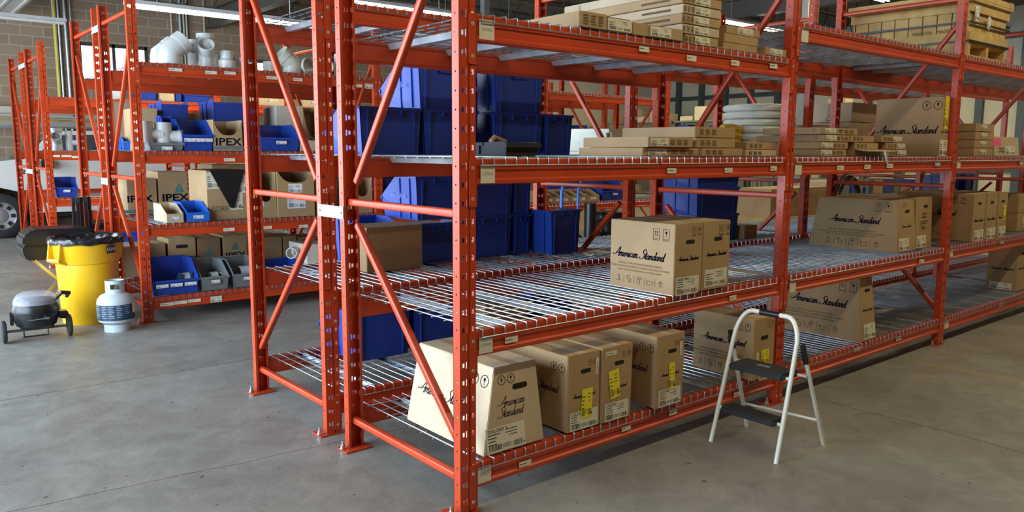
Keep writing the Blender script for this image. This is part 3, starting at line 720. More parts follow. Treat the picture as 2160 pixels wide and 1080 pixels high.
LE = [[.12, .83, 1.455, 2.175]]
YA, YB, YC, YD, YE, YF = 0.0, 1.283, 4.99, 6.27, 9.4, 10.65
stA = [(0, 0, 1021, 1000, .075, .075, '15/05/A'), (0, 0, 1107, 977, .075, .028, ''), (0, 0, 1320, 903, .07, .026, ''), (0, 0, 1419, 869, .07, .03, ''), (0, 0, 1555, 831, .08, .03, ''),
       (0, 1, 1024, 727, .075, .075, '15/05/B'), (0, 1, 1078, 716, .075, .028, ''), (0, 1, 1545, 628, .07, .03, ''),
       (0, 2, 1028, 367, .078, .078, '15/05/C'), (0, 2, 1416, 360, .075, .028, ''), (0, 2, 1536, 359, .075, .028, ''), (0, 2, 1631, 355, .07, .028, ''),
       (0, 3, 1026, 63, .08, .08, '15/05/D'), (0, 3, 1358, 103, .075, .03, ''), (0, 3, 1458, 123, .08, .03, ''), (0, 3, 1550, 133, .08, .03, ''), (0, 3, 1631, 139, .08, .03, ''),
       (1, 0, 1808, 737, .09, .03, ''), (1, 1, 1671, 605, .075, .07, '-'), (1, 1, 1943, 551, .09, .03, ''), (1, 2, 1683, 357, .08, .07, '-'), (1, 2, 1772, 354, .09, .03, ''), (1, 2, 1829, 352, .09, .03, ''), (1, 2, 1876, 350, .1, .03, ''), (1, 2, 1977, 346, .1, .035, ''),
       (1, 3, 1697, 75, .08, .08, '-'), (1, 0, 1895, 714, .09, .03, ''),
       (2, 0, 1996, 684, .09, .07, '-'), (2, 0, 2111, 643, .12, .035, ''), (2, 1, 2005, 534, .09, .06, '-'), (2, 1, 2112, 511, .12, .03, ''), (2, 2, 2020, 347, .1, .06, '-'), (2, 2, 2154, 345, .1, .035, '')]
stC = [(0, 0, 352, 642, .12, .03, ''), (0, 0, 381, 638, .12, .03, ''), (0, 0, 410, 634, .12, .03, ''), (0, 0, 456, 631, .11, .06, ''), (0, 1, 483, 484, .11, .03, ''), (0, 1, 563, 480, .1, .03, ''), (0, 1, 640, 477, .1, .03, ''), (0, 1, 764, 473, .06, .03, ''), (0, 1, 789, 471, .1, .05, ''),
       (0, 2, 484, 337, .11, .03, ''), (0, 3, 370, 147, .12, .03, ''), (0, 3, 445, 153, .11, .03, ''), (0, 3, 485, 154, .11, .03, ''), (0, 3, 573, 164, .11, .03, ''), (0, 3, 628, 168, .1, .03, ''), (0, 3, 757, 181, .08, .03, ''), (0, 3, 778, 182, .1, .05, '')]
stE = [(0, 2, 116, 329, .12, .03, '-'), (0, 2, 140, 329, .12, .03, '-'), (0, 2, 160, 331, .1, .03, '-'), (0, 3, 445, 223, .12, .05, '-')]
rA = rack_row('orange pallet rack nearest the camera, holding the printed toilet boxes', YA, 4, LA, False, stickers=stA)
rB = rack_row('orange pallet rack backed against the nearest one, holding blue totes', YB, 4, LB, True)
rC = rack_row('orange pallet rack across the aisle with white pipe fittings on top', YC, 3, LC, False, stickers=stC)
rD = rack_row('orange pallet rack back to back behind the one with white pipe fittings', YD, 3, LC, True, rivets=False)
rE = rack_row('far left orange pallet rack in front of the parked truck', YE, 4, LE, False, pitch=2.27, h=.12, stickers=stE, depth=DEP, rivets=False)
rF = rack_row('furthest left orange rack frame, right beside the parked truck', YF+.3, 1, LE, True, pitch=2.27, h=.12, rivets=False)
decks(YA, 4, LA, 'nearest rack'); decks(YB, 4, LB, 'rack behind nearest')
decks(YC, 3, LC, 'white fittings rack'); decks(YD, 3, LC, 'rack behind fittings')
decks(YE, 3, LE, 'far left rack', 2.27, .12, small=True)
# mint spacer plates bolted across the gap between two rows
for who, ys, g, nx in (('nearest pair of racks', YA, .22, 1), ('pair of racks across the aisle', YC, .22, 1), ('far left pair of racks', YE, .5, 1)):
    for i in range(nx):
        for zz, zn in ((1.28, 'waist high'), (2.78, 'high up')):
            t = thing('row_spacer', 'pale mint spacer plate %s on the %s' % (zn, who), 'bracket', (i*BAY-.0035, ys+DEP-.05, zz), 0, 'row spacers')
            mb = MB(); mb.box(-.003, 0, -.032, 0, g+.065, .032); link('plate', mb.mesh('row_spacer', MINT, bevel=.001), t)
            for yy in (.018, g+.045):
                mb = MB(); mb.lathe([(0, -.007), (.007, -.0065), (.008, -.004)], yy, 0, 8, axis='x'); link('bolt', mb.mesh('spacer_bolt', GREY), t)
ZA = [.115+.112+.0065, .715+.112+.0065, 1.46+.112+.0065, 2.05+.112+.0065, 2.275+.1185]
ZB = [.2335, .8335, 1.5785, 2.4035]
ZC = [.12+.1185, .80+.1185, 1.475+.1185, 2.27+.1185]
ZE = [.12+.1285, .83+.1285, 1.455+.1285, 2.175+.1285]

# ------------------------------------------------------------------ bins and totes
_bm = {}
def bin_mesh(w_, d, h, cut=.45, rim=.02, open_top=True, mi=BLUE):
    """open stacking bin with a lowered front at -y; origin at bottom front-left corner"""
    k = (round(w_, 3), round(d, 3), round(h, 3), cut, mi.name)
    if k in _bm: return _bm[k]
    mb = MB(); t = .005; tp = .018*min(1, w_/.3)
    def side(x, s):
        # wall profile with sloped hopper front, slight taper towards the bottom
        pr = [(0.0+.012, 0), (d-.008, 0), (d, h), (d*.42, h), (0.03, h*(cut+.1)), (0, h*cut)]
        xb = x+(tp if s < 0 else -tp)
        a = [(xb if z < .01 else x, y, z) for y, z in pr]; b = [(p[0]+t*(-s), p[1], p[2]) for p in a]
        n = len(pr); mb.add(a+b, [tuple(range(n)), tuple(range(n, 2*n))[::-1]]+[(i, (i+1) % n, n+(i+1) % n, n+i) for i in range(n)])
    side(0, -1); side(w_, 1)
    mb.hexa([(tp, .012, 0), (w_-tp, .012, 0), (w_-tp, d-.008, 0), (tp, d-.008, 0)], [(tp, .012, t), (w_-tp, .012, t), (w_-tp, d-.008, t), (tp, d-.008, t)])
    mb.hexa([(tp, d-.008-t, 0), (w_-tp, d-.008-t, 0), (w_-tp, d-.008, 0), (tp, d-.008, 0)], [(0, d-t, h), (w_, d-t, h), (w_, d, h), (0, d, h)])
    mb.hexa([(tp, .012, 0), (w_-tp, .012, 0), (w_-tp, .012+t, 0), (tp, .012+t, 0)], [(0, 0, h*cut), (w_, 0, h*cut), (w_, t, h*cut), (0, t, h*cut)])
    # rims
    mb.box(-.006, d-.012, h-.018, w_+.006, d+.008, h); mb.box(-.006, -.008, h*cut-.02, w_+.006, .006, h*cut)
    for x in (-.006, w_-.004): mb.box(x, d*.42, h-.014, x+.01, d, h)
    # vertical ribs on the long sides and the back
    for s in (0, 1):
        x = w_ if s else 0; q = -1 if s == 0 else 1
        for yy in (d*.5, d*.78): mb.hexa([(x-q*tp, yy, .01), (x-q*tp+q*.012, yy, .01), (x-q*tp+q*.012, yy+.014, .01), (x-q*tp, yy+.014, .01)] if q > 0 else [(x+tp-.012, yy, .01), (x+tp, yy, .01), (x+tp, yy+.014, .01), (x+tp-.012, yy+.014, .01)], [(min(x, x+q*.008), yy-.01, h-.014), (max(x, x+q*.008), yy-.01, h-.014), (max(x, x+q*.008), yy+.024, h-.014), (min(x, x+q*.008), yy+.024, h-.014)])
    # back panel: recessed grip and label ledge
    mb.box(w_*.34, d, h-.055, w_*.66, d+.012, h-.045); mb.box(w_*.34, d, h-.055, w_*.36, d+.012, h-.018); mb.box(w_*.64, d, h-.055, w_*.66, d+.012, h-.018)
    for xx in (w_*.12, w_*.86): mb.hexa([(xx+tp*.4, d-.008, .01), (xx+.012, d-.008, .01), (xx+.012, d, .01), (xx+tp*.4, d, .01)], [(xx, d, h-.018), (xx+.014, d, h-.018), (xx+.014, d+.008, h-.018), (xx, d+.008, h-.018)])
    me = mb.mesh('bin_shell', mi); _bm[k] = me; return me
def bin_(label, x, y, z, w_, d, h, m=None, cut=.45, flip=False, group='blue stacking bins', logo=False, lab=0, name='stacking_bin', rz=0.0, sticker_=None):
    """x,y: bottom-left corner seen from the front aisle; flip: hopper faces away"""
    m = m or BLUE; x, _x = clear_posts(x, x+w_, y, y+d, z, True)
    t = thing(name, label, 'bin', (x+w_/2, y+d/2, z), (PI if flip else 0)+rz, group)
    link('bin_shell', bin_mesh(w_, d, h, cut, mi=m), t, (-w_/2, -d/2, 0))
    if lab:
        mb = MB(); mb.box(-.05, -d/2-.010, h*cut-.075, .05, -d/2-.004, h*cut-.03); link('label_holder', mb.mesh('label_holder', m), t)
        for k in range(lab):
            mm = label_mesh(min(.11, w_*.3), .032, k+int(x*50), '', WPAPER); s = link('paper_label', mm, t, ((k-(lab-1)/2)*w_*.3, -d/2-.0125, h*cut-.05), (PI/2, 0, 0))
    if logo:
        me = text_mesh('AkroBins', .05, mat('blue_emboss', (.10, .16, .60), .4, 0, 0)); q = 1 if flip else -1
        # on the side wall seen from the open end of the rack
        if flip: link('moulded_lettering', me, t, (w_/2+.0015, 0, h*.55), (PI/2-.05, 0, PI/2))
        else: link('moulded_lettering', me, t, (-w_/2-.0015, 0, h*.55), (PI/2-.05, 0, -PI/2))
    return t

# ------------------------------------------------------------------ nearest rack, lowest shelf
TB = 'printed toilet boxes'
z1, z2, z3 = ZA[0], ZA[1], ZA[2]
carton('big pale tapered toilet box at the open end of the lowest shelf', .146, .508, .02, .67, z1, .385, (.095, .015, .05, -.02), KRAFT2,
       [('logo2', 'F', .42, .52, .17), ('sym', 'F', .30, .84, 'round', .045), ('hole', 'F', .60, .73, .09), ('label', 'F', .34, .16, .23, .115, 'COLONY 3'), ('logo', 'L', .45, .50, .46, .07), ('sym', 'L', .85, .82, 'round', .06), ('logo', 'T', .5, .4, .2, .08)], TB)
NT = lambda a, b, r=0: ('note', 'F', a, b, .075, .15, r)
def tb_deco(w_, note=None, bar=None):
    d = [('sym', 'F', .78, .87, 'round', .032), ('hole', 'F', .55, .77, .07), ('logo', 'F', .5, .46, w_*.75, .09), ('label', 'F', .5, .13, w_*.88, .095, 'COLONY'), ('logo', 'L', .62, .55, .34, .07), ('sym', 'L', .88, .83, 'round', .045), ('logo', 'T', .5, .55, .17, .06)]
    if note: d.append(note)
    if bar: d.append(bar)
    return d
carton('left of the two touching toilet boxes, straight yellow note on its front', .642, .868, .0, .60, z1, .385, (.0, .005, .0, 0), None, tb_deco(.22, NT(.58, .34, -.05), ('label', 'F', .9, .80, .085, .022, '', PI/2-.05)), TB)
carton('right of the two touching toilet boxes, curled yellow note near its hand hole', .872, 1.088, -.01, .59, z1, .39, (.0, -.01, .0, 0), None, tb_deco(.2, NT(.40, .50, .12), ('label', 'F', .27, .92, .08, .022)), TB)
carton('single toilet box with a narrow yellow note, third group on the lowest shelf', 1.261, 1.484, -.035, .56, z1, .395, (.0, -.01, .0, 0), None, tb_deco(.21, ('note', 'F', .55, .42, .05, .15, 0), ('label', 'F', .86, .78, .08, .022, '', PI/2)), TB)
FINE = lambda: [('text', 'L', .48, .37, 'FOR ALL YOUR KITCHEN AND BATH NEEDS', .016, INKB), ('text', 'L', .48, .32, 'POUR TOUS VOS BESOINS DE CUISINE ET DE SALLE DE BAINS', .0155, INKB), ('text', 'L', .48, .27, 'PARA TODAS SUS NECESIDADES EN COCINA Y BAÑO', .013, INKB), ('icons', 'L', .48, .14, .38)]
carton('toilet box with a torn hand hole and yellow sticker, directly behind the step stool', 2.12, 2.345, -.06, .38, z1, .375, (0, 0, 0, 0), None,
       [('logo', 'L', .52, .60, .33, .1), ('sym', 'L', .84, .87, 'square', .045), ('note', 'F', .55, .36, .085, .09), ('hole', 'F', .5, .68, .08), ('label', 'F', .6, .10, .13, .09), ('label', 'F', .2, .36, .075, .022, '', PI/2), ('sym', 'F', .78, .88, 'square', .035)]+FINE(), TB)
FINE2 = lambda: [('text', 'L', .48, .37, 'FOR ALL YOUR KITCHEN AND BATH NEEDS', .020, INKB), ('text', 'L', .48, .32, 'POUR TOUS VOS BESOINS DE CUISINE ET DE SALLE DE BAINS', .0195, INKB), ('text', 'L', .48, .27, 'PARA TODAS SUS NECESIDADES EN COCINA Y BAÑO', .017, INKB), ('icons', 'L', .5, .14, .5)]
carton('large tapered toilet box on the lowest shelf, just right of the second post', 3.585, 3.815, .0, .80, z1, .46, (.03, .02, .05, .06), None,
       [('logo', 'L', .56, .58, .46, .1), ('sym', 'L', .87, .85, 'square', .065), ('logo', 'F', .5, .5, .16, .1), ('hole', 'F', .55, .8, .08), ('label', 'F', .6, .15, .17, .11, ''), ('sym', 'F', .7, .93, 'square', .03)]+FINE2(), TB)
carton('toilet box alone on the third bay\'s lowest shelf, at the right edge', 6.86, 7.14, .06, .33, z1, .47, (.0, .0, .0, 0), None,
       [('logo', 'L', .5, .48, .22, .1), ('label', 'L', .5, .1, .2, .07), ('logo', 'F', .5, .5, .22, .1), ('hole', 'F', .5, .8, .08)], TB)
# second shelf
carton('left of the two boxes with printed side standing alone on the second shelf', 1.398, 1.638, -.02, .445, z2, .385, (0, 0, 0, 0), None,
       [('logo', 'L', .46, .53, .39, .1), ('sym', 'L', .80, .84, 'square', .055), ('logo', 'F', .5, .51, .19, .11), ('hole', 'F', .55, .74, .075), ('label', 'F', .48, .12, .20, .10, 'CADET PRO'), ('sym', 'F', .78, .88, 'square', .04)]+FINE(), TB)
carton('right of the two boxes standing alone on the second shelf', 1.642, 1.895, -.02, .44, z2, .385, (0, 0, 0, 0), None,
       [('logo', 'F', .5, .53, .2, .11), ('hole', 'F', .55, .74, .075), ('label', 'F', .5, .17, .21, .1, ''), ('sym', 'F', .78, .86, 'square', .05)], TB)
carton('long tapered toilet box on the second bay\'s second shelf, printed side showing', 4.20, 4.53, .06, .80, z2, .405, (.03, .03, .03, .06), None,
       [('logo', 'L', .5, .60, .43, .1), ('sym', 'L', .83, .85, 'square', .06), ('logo', 'F', .5, .5, .16, .1), ('hole', 'F', .55, .78, .075), ('label', 'F', .35, .15, .17, .1), ('sym', 'F', .4, .9, 'square', .03)]+FINE2(), TB)
carton('tapered toilet box pressed against the third post on the second shelf', 4.545, 4.86, .08, .78, z2, .415, (.02, .0, .02, .04), None,
       [('logo2', 'F', .5, .66, .1), ('text', 'F', .5, .45, 'CADET\nPRO', .045), ('hole', 'F', .6, .82, .075), ('label', 'F', .38, .14, .17, .1)], TB)
xc = X_at(2049, .03, 460)
for k, (a, b, nm, dd) in enumerate(((2049, 2074, 'left of three toilet boxes in a row right of the third post', None), (2076, 2099, 'middle of three toilet boxes in a row right of the third post', None), (2101, 2120, 'right of three toilet boxes in a row, yellow sticker on its edge', ('note', 'F', .7, .55, .07, .14)))):
    x0, x1 = X_at(a, .03, 460), X_at(b, .03, 460)
    carton(nm, x0, x1, .02, .68, z2, .415, (0, 0, 0, 0), None, [('logo', 'F', .5, .45, (x1-x0)*.8, .11), ('hole', 'F', .5, .8, .075), ('label', 'F', .6, .12, (x1-x0)*.8, .1)]+([('sym', 'L', .82, .87, 'square', .055), ('logo', 'L', .5, .6, .4, .1), ('icons', 'L', .5, .14, .4)] if k == 0 else [])+([dd] if dd else []), TB)
for k, nm in enumerate(('lower of two small boxes at the right edge of the second shelf', 'upper of two small boxes at the right edge of the second shelf')):
    carton(nm, 6.86, 7.33, .10, .42, z2+k*.185, .183, (0, 0, 0, 0), None, [('label', 'F', .45, .5, .12, .1), ('label', 'L', .4, .4, .1, .08), ('hole', 'F', .85, .6, .06)], 'small boxes at the right edge')

# ------------------------------------------------------------------ flat boxes on the third and top shelves
def flat(label, u0, u1, yf, z, h, uback=None, dep=.85, m=None, marks=True, lab=True, rz=0, grp='flat boxes on the third shelf', arc=False):
    x0, x1 = X_at(u0, yf), X_at(u1, yf)
    if uback:
        dep = float(on_x(uback, 300, x0)[1])-yf
    d = []
    if lab: d.append(('label', 'F', .24 if lab == 1 else .70, .5, min(.15, (x1-x0)*.4), h*.8))
    if marks: d.append(('bars', 'F', .68 if lab == 1 else .3, .5, 3, (x1-x0)*.45, h*.55))
    if arc: d.append(('text', 'L', .88, .5, 'Ω', h*.5, INKB))
    return carton(label, x0, x1, yf, yf+dep, z, h-.002, (0, 0, 0, 0), m, d, grp, 'flat_box', 'box', False, .003, rz)
yf = .03
hz = .085
flat('flat box at the bottom left of the third shelf stack, half in shadow', 1356, 1476, yf+.02, z3, .046, 1221, m=KRAFT)
flat('flat box second from the bottom, white label with a yellow dot', 1367, 1461, yf, z3+.047, .055, 1230)
flat('bottom flat box of the middle column, printed end, third shelf', 1480, 1566, yf, z3, .046, None, .8, lab=0)
flat('flat box second from the bottom of the middle column, third shelf', 1468, 1550, yf+.02, z3+.047, .056, None, .82, lab=0)
flat('topmost flat box of the first bay\'s third shelf, long grey side', 1465, 1550, yf+.05, z3+.104, .062, 1312, lab=0)
flat('bottom flat box beside the second post, first bay', 1573, 1638, yf, z3, .038, None, .8, lab=0, m=KRAFT2)
flat('upper flat box beside the second post, first bay', 1574, 1638, yf+.03, z3+.040, .045, None, .8, lab=0)
# second bay stack
hh = [.085, .085, .085, .085]
for k, (a, b, ub, nm, ar) in enumerate(((1729, 1785, 1640, 'lowest of the four stacked long flat boxes right of the second post', False), (1729, 1788, 1640, 'second lowest of the four stacked long flat boxes right of the second post', False), (1738, 1792, 1594, 'third of the four stacked long flat boxes, small arch mark on its side', True), (1730, 1806, 1607, 'topmost of the four stacked long flat boxes right of the second post', True))):
    flat(nm, a, b, .05+.01*k, z3+k*.0485, .047, ub, arc=ar, lab=1)
for k, (a, b, nm) in enumerate(((1802, 1862, 'bottom box with its end flap hanging open, middle column of second bay'), (1802, 1852, 'middle printed flat box in the middle column of second bay'), (1793, 1842, 'upper printed flat box in the middle column of second bay'))):
    o = flat(nm, a, b, .06, z3+k*.0485, .047, None, .8, lab=0, marks=k > 0, grp='flat boxes in the second bay')
    if k == 0:
        x0, x1 = X_at(a, .06), X_at(b, .06); w_ = x1-x0
        mb = MB(); mb.hexa([(-w_/2, -.50, .033), (w_/2, -.50, .033), (w_/2, -.40, .044), (-w_/2, -.40, .044)], [(-w_/2, -.50, .036), (w_/2, -.50, .036), (w_/2, -.40, .047), (-w_/2, -.40, .047)])
        link('open_flap', mb.mesh('open_flap', KRAFT2), o)
        mb = MB(); mb.tube([(.02, -.50, .036), (.03, -.505, .01), (.045, -.505, -.02), (.055, -.505, -.035), (.07, -.505, -.045)], .01, 4); link('tape_strip', mb.mesh('tape_strip', WPAPER), o)
for k, (a, b, nm) in enumerate(((1871, 1914, 'lowest flat box in front of the big printed box'), (1868, 1911, 'middle flat box in front of the big printed box'), (1857, 1904, 'upper flat box in front of the big printed box'))):
    flat(nm, a, b, .07, z3+k*.0505, .049, None, .60, lab=2, grp='flat boxes in the second bay')
xa, xb = X_at(1980, .06), X_at(2012, .06)
yb_ = float(on_x(1848, 330, xa)[1])
Xf = X_at(1980, .04); Xr = Xf+.26
carton('big printed box on the third shelf against the third post, yellow tag', Xf, min(Xr, 4.925), .04, yb_, z3, 1.02*(Z_at(1985, 206, .04)-z3), (0, 0, 0, 0), None,
       [('logo', 'L', .50, .46, .50, .09), ('sym', 'L', .86, .86, 'round', .07), ('logo', 'F', .5, .42, .15, .09), ('note', 'F', .55, .74, .07, .26), ('label', 'F', .5, .14, .15, .13)], TB)
hb4 = (Z_at(2054, 259, .05)-z3)/4
for k, nm in enumerate(('bottom of the four brown boxes stacked right of the third post', 'second from bottom of the four brown boxes right of the third post', 'third from bottom of the four brown boxes right of the third post', 'top of the four brown boxes stacked right of the third post')):
    x0, x1 = X_at(2054, .05), X_at(2094, .05)
    carton(nm, x0, x1-.01*(k % 2), .05, .62, z3+k*hb4, hb4-.003, (0, 0, 0, 0), None, [('label', 'F', .45, .6, .14, hb4*.55)], 'stack of four brown boxes', 'shipping_box', 'box', False)
x0 = X_at(2098, .05)
carton('open brown box with a pink sticker and upside down lettering, right edge', x0, x0+.62, .05, .45, z3, Z_at(2105, 288, .05)-z3, (0, 0, .02, 0), KRAFT2, [('text', 'F', .3, .28, 'trac', .10, INKB, .002, 1, PI), ('label', 'F', .62, .3, .26, .08), ('patch', 'F', .12, .72, .2, .07, PINK, 'pink_sticker')], None, 'shipping_box', 'box', False)

# top shelf of the first bay
zt = ZA[3]; GT = 'flat boxes on the top shelf'
x0, x1 = X_at(1218, -.01), X_at(1275, -.01)
carton('long flat box at the left end of the top shelf, three printed marks', x0, x1, -.01, .95, zt, .072, (0, 0, 0, 0), None, [('bars', 'F', .5, .5, 3, (x1-x0)*.8, .05)], GT, 'flat_box', 'box', False)
for a, b, h, yy, nm, dd in ((1278, 1325, .068, .0, 'flat box with a large white barcode label on the top shelf', [('label', 'F', .5, .5, .17, .055)]), (1328, 1362, .06, .0, 'narrow brown flat box between two white labelled ones, top shelf', []), (1364, 1434, .058, -.01, 'flat box with torn tape just left of the tall stack, top shelf', [('label', 'F', .32, .5, .16, .048)])):
    x0, x1 = X_at(a, yy), X_at(b, yy)-.004
    carton(nm, x0, x1, yy, yy+.42, zt, h, (0, 0, 0, 0), None, dd, GT, 'flat_box', 'box', False)
x0 = X_at(1436, .02)+.004; x1 = X_at(1507, .02); xs0 = X_at(1418, .06, 50)
for k in range(6):
    h = .0505; nm = 'flat box, %s of the tall stack of six on the top shelf' % ['bottom one', 'second from bottom', 'third from bottom', 'fourth from bottom', 'fifth from bottom', 'topmost'][k]
    xl, xr = (x0, x1) if k == 0 else (x0+.0-.03*(k > 0)+.006*(k % 2), x1+.004*k)
    carton(nm, xl if k == 0 else xl, xr, .02, .92 if k else .88, zt+k*h, h-.003, (0, 0, 0, 0), KRAFT2 if k % 2 else None, [('label', 'F', .5, .5, .13, .042), ('bars', 'F', .15, .5, 3, .1, .03), ('text', 'L', .15, .5, 'Ω', .03, INKB), ('patch', 'L', .8, .5, .2, .012, INKB)], 'tall stack of flat boxes', 'flat_box', 'box', False)
x0, x1 = X_at(1512, .03)+.02, X_at(1592, .03)
for k, (dx, h, nm, dd) in enumerate(((0, .040, 'bottom plain flat box of the short stack right of the tall one', []), (.02, .050, 'middle flat box of the short stack right of the tall one', []), (.05, .045, 'top flat box of the short stack, white label, right of the tall one', [('label', 'F', .55, .5, .15, .038)]))):
    carton(nm, x0+dx, x1+dx-.02, .03+.01*k, .75, zt+[0, .042, .094][k], h, (0, 0, 0, 0), None, dd, 'short stack of flat boxes', 'flat_box', 'box', False)
x0, x1 = X_at(1602, .015)+.02, 2.452
carton('flat box hard against the second post on the top shelf', x0, x1, .02, .7, zt, .045, (0, 0, 0, 0), None, [('label', 'F', .5, .5, .13, .036)], GT, 'flat_box', 'box', False)
# wooden crate on its pallet
zc = ZA[4]; cx0, cx1, cy0, cy1 = 5.16, 5.97, .03, 1.03
t = thing('wooden_crate', 'pine crate with black straps on the top shelf at top right', 'crate', (cx0, cy0, zc+.124), 0)
CW, CD, CH = cx1-cx0, cy1-cy0, .31
def boards(axis, n, a, b, h0, h1, at_, th, gap=.004):
    mb = MB()
    for i in range(n):
        p, q = a+(b-a)*i/n+gap, a+(b-a)*(i+1)/n-gap
        mb.box(p, at_, h0, q, at_+th, h1) if axis == 'x' else mb.box(at_, p, h0, at_+th, q, h1)
    return mb.mesh('planks', WOOD)
link('side_planks', boards('x', 6, .0, CW, .0, CH, .012, .014), t); link('side_planks', boards('x', 6, .0, CW, 0, CH, CD-.026, .014), t)
link('side_planks', boards('y', 8, .03, CD-.03, 0, CH, .012, .014), t); link('side_planks', boards('y', 8, .03, CD-.03, 0, CH, CW-.026, .014), t)
mb = MB()
for z0_, z1_ in ((0, .075), (CH-.075, CH)):
    mb.box(-.008, -.008, z0_, CW+.008, .012, z1_); mb.box(-.008, CD-.012, z0_, CW+.008, CD+.008, z1_); mb.box(-.008, .012, z0_, .012, CD-.012, z1_); mb.box(CW-.012, .012, z0_, CW+.008, CD-.012, z1_)
link('frame_battens', mb.mesh('battens', WOOD), t)
mb = MB(); mb.box(-.03, -.03, CH, CW+.03, CD+.03, CH+.02); mb.box(-.03, -.03, CH+.02, .06, CD+.03, CH+.075); mb.box(CW-.06, -.03, CH+.02, CW+.03, CD+.03, CH+.075); mb.box(.06, CD-.06, CH+.02, CW-.06, CD+.03, CH+.07); mb.box(.06, -.03, CH+.02, CW-.06, .06, CH+.07)
link('lid', mb.mesh('lid', WOOD, bevel=.003), t)
for zz in (.15, -.0):
    mb = MB(); mb.tube([(-.012, -.012, zz), (CW+.012, -.012, zz), (CW+.012, CD+.012, zz), (-.012, CD+.012, zz), (-.012, -.012, zz)], .009, 4, cap=False, twist=PI/4); link('strap', mb.mesh('strap', BLACK), t)
cc = ([(0, 0, 0), (CW, 0, 0), (CW, CD, 0), (0, CD, 0)], [(0, 0, CH), (CW, 0, CH), (CW, CD, CH), (0, CD, CH)])
place_on(t, 'paper_tag', label_mesh(.09, .12, 5, '', WPAPER), cc, 'F', .12, .72, .05, .012); place_on(t, 'paper_tag', label_mesh(.07, .10, 8, '', WPAPER), cc, 'F', .42, .55, -.3, .02)
place_on(t, 'stencil_marks', text_mesh('MADE IN', .04, INKB), cc, 'L', .62, .30, 0, .004); place_on(t, 'stencil_marks', text_mesh('MADE IN', .04, INKB), cc, 'L', .82, .30, 0, .004)
t = thing('wooden_pallet', 'pine pallet under the strapped crate on the top shelf', 'pallet', (cx0, cy0, zc), 0)
mb = MB(); mb.box(0, 0, .10, CW, CD, .12); mb.box(0, 0, 0, CW, .09, .016); mb.box(0, CD-.09, 0, CW, CD, .016); link('deck_board', mb.mesh('deck_board', WOOD), t)
for xx in (0, CW/2-.02, CW-.04):
    mb = MB(); mb.box(xx, 0, .016, xx+.04, CD, .10); link('stringer', mb.mesh('stringer', WOOD), t)

# ------------------------------------------------------------------ rack behind: blue totes
TOTE = 'blue totes behind the nearest rack'
bw, bd, bh = .42, .45, .275
def tote(x, y, z, label, w_=bw, d=bd, h=bh, **k): return bin_(label, x, y, z, w_, d, h, flip=True, group=TOTE, cut=.5, **k)
q = ZB[2]
tote(.30, 1.38, q, 'blue tote on the third shelf, lower left, beside the first diagonal brace')
tote(.725, 1.38, q, 'blue tote on the third shelf, lower tier just left of the nearest post')
tote(.70, 1.38, q+bh, 'blue tote stacked on top, light side lettered, left of the nearest post', logo=True)
tote(1.28, 1.38, q, 'blue tote on the third shelf, lower tier just right of the nearest post', logo=True)
tote(1.28, 1.38, q+bh, 'blue tote on top of the stack just right of the nearest post', logo=True)
tote(1.71, 1.38, q, 'narrower blue tote at the right end of the third shelf group', .27)
q = ZB[1]
tote(.94, 1.82, q, 'blue tote on the second shelf, lower tier left of the nearest post')
tote(.955, 1.82, q+.298, 'blue tote with lettering, upper tier left of the nearest post', h=.298, logo=True)
tote(1.375, 1.82, q, 'blue tote on the second shelf, lower tier right of the nearest post', h=.298)
tote(1.39, 1.82, q+.298, 'blue tote on the second shelf, upper tier right of the nearest post', h=.298)
tote(1.815, 1.82, q, 'blue tote on the second shelf between the stacked ones and the end one', .165, h=.298)
tote(1.815, 1.82, q+.298, 'narrow blue tote on the upper tier of the second shelf group', .165, h=.298)
tote(2.01, 1.62, q, 'single blue tote closest to the printed boxes, second shelf', .30, h=.33)
bin_('open light rimmed blue bin behind the grey faced box on the second shelf', .60, 2.02, q, .33, .30, .31, cut=.8, group=None)
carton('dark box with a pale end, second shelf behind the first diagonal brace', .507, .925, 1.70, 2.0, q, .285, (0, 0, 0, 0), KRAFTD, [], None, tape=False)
q = ZB[0]
tote(.465, 1.80, q, 'blue tote alone on the lowest shelf behind the two front posts', .42, .52, .36)
tote(.92, 1.80, q, 'second blue tote on the lowest shelf, behind the big pale box', .42, .5, .36)
tote(1.95, 1.75, q, 'blue tote on the lowest shelf seen through the wire deck above', .42, .45, .30)
carton('brown box on the lowest shelf seen through the wire deck above', 1.45, 1.85, 1.7, 2.1, q, .28, (0, 0, 0, 0), None, [], None)
q = ZB[1]; xx = X_at(1470, 1.40, 430); xw = X_at(1582, 1.40, 430)-xx
for k, nm in enumerate(('bottom blue tote of the stack behind the printed pair, pale side', 'second blue tote of the stack behind the printed pair', 'top blue tote of the stack behind the printed pair, lettered side')):
    tote(xx, 1.40, q+k*.235, nm, min(xw, .6), .50, .235, logo=k == 2)
carton('small brown box lying low beside the printed pair on the second shelf', 4.10, 4.30, 1.36, 1.75, ZB[1], .12, (0, 0, 0, 0), None, [], None, tape=False)
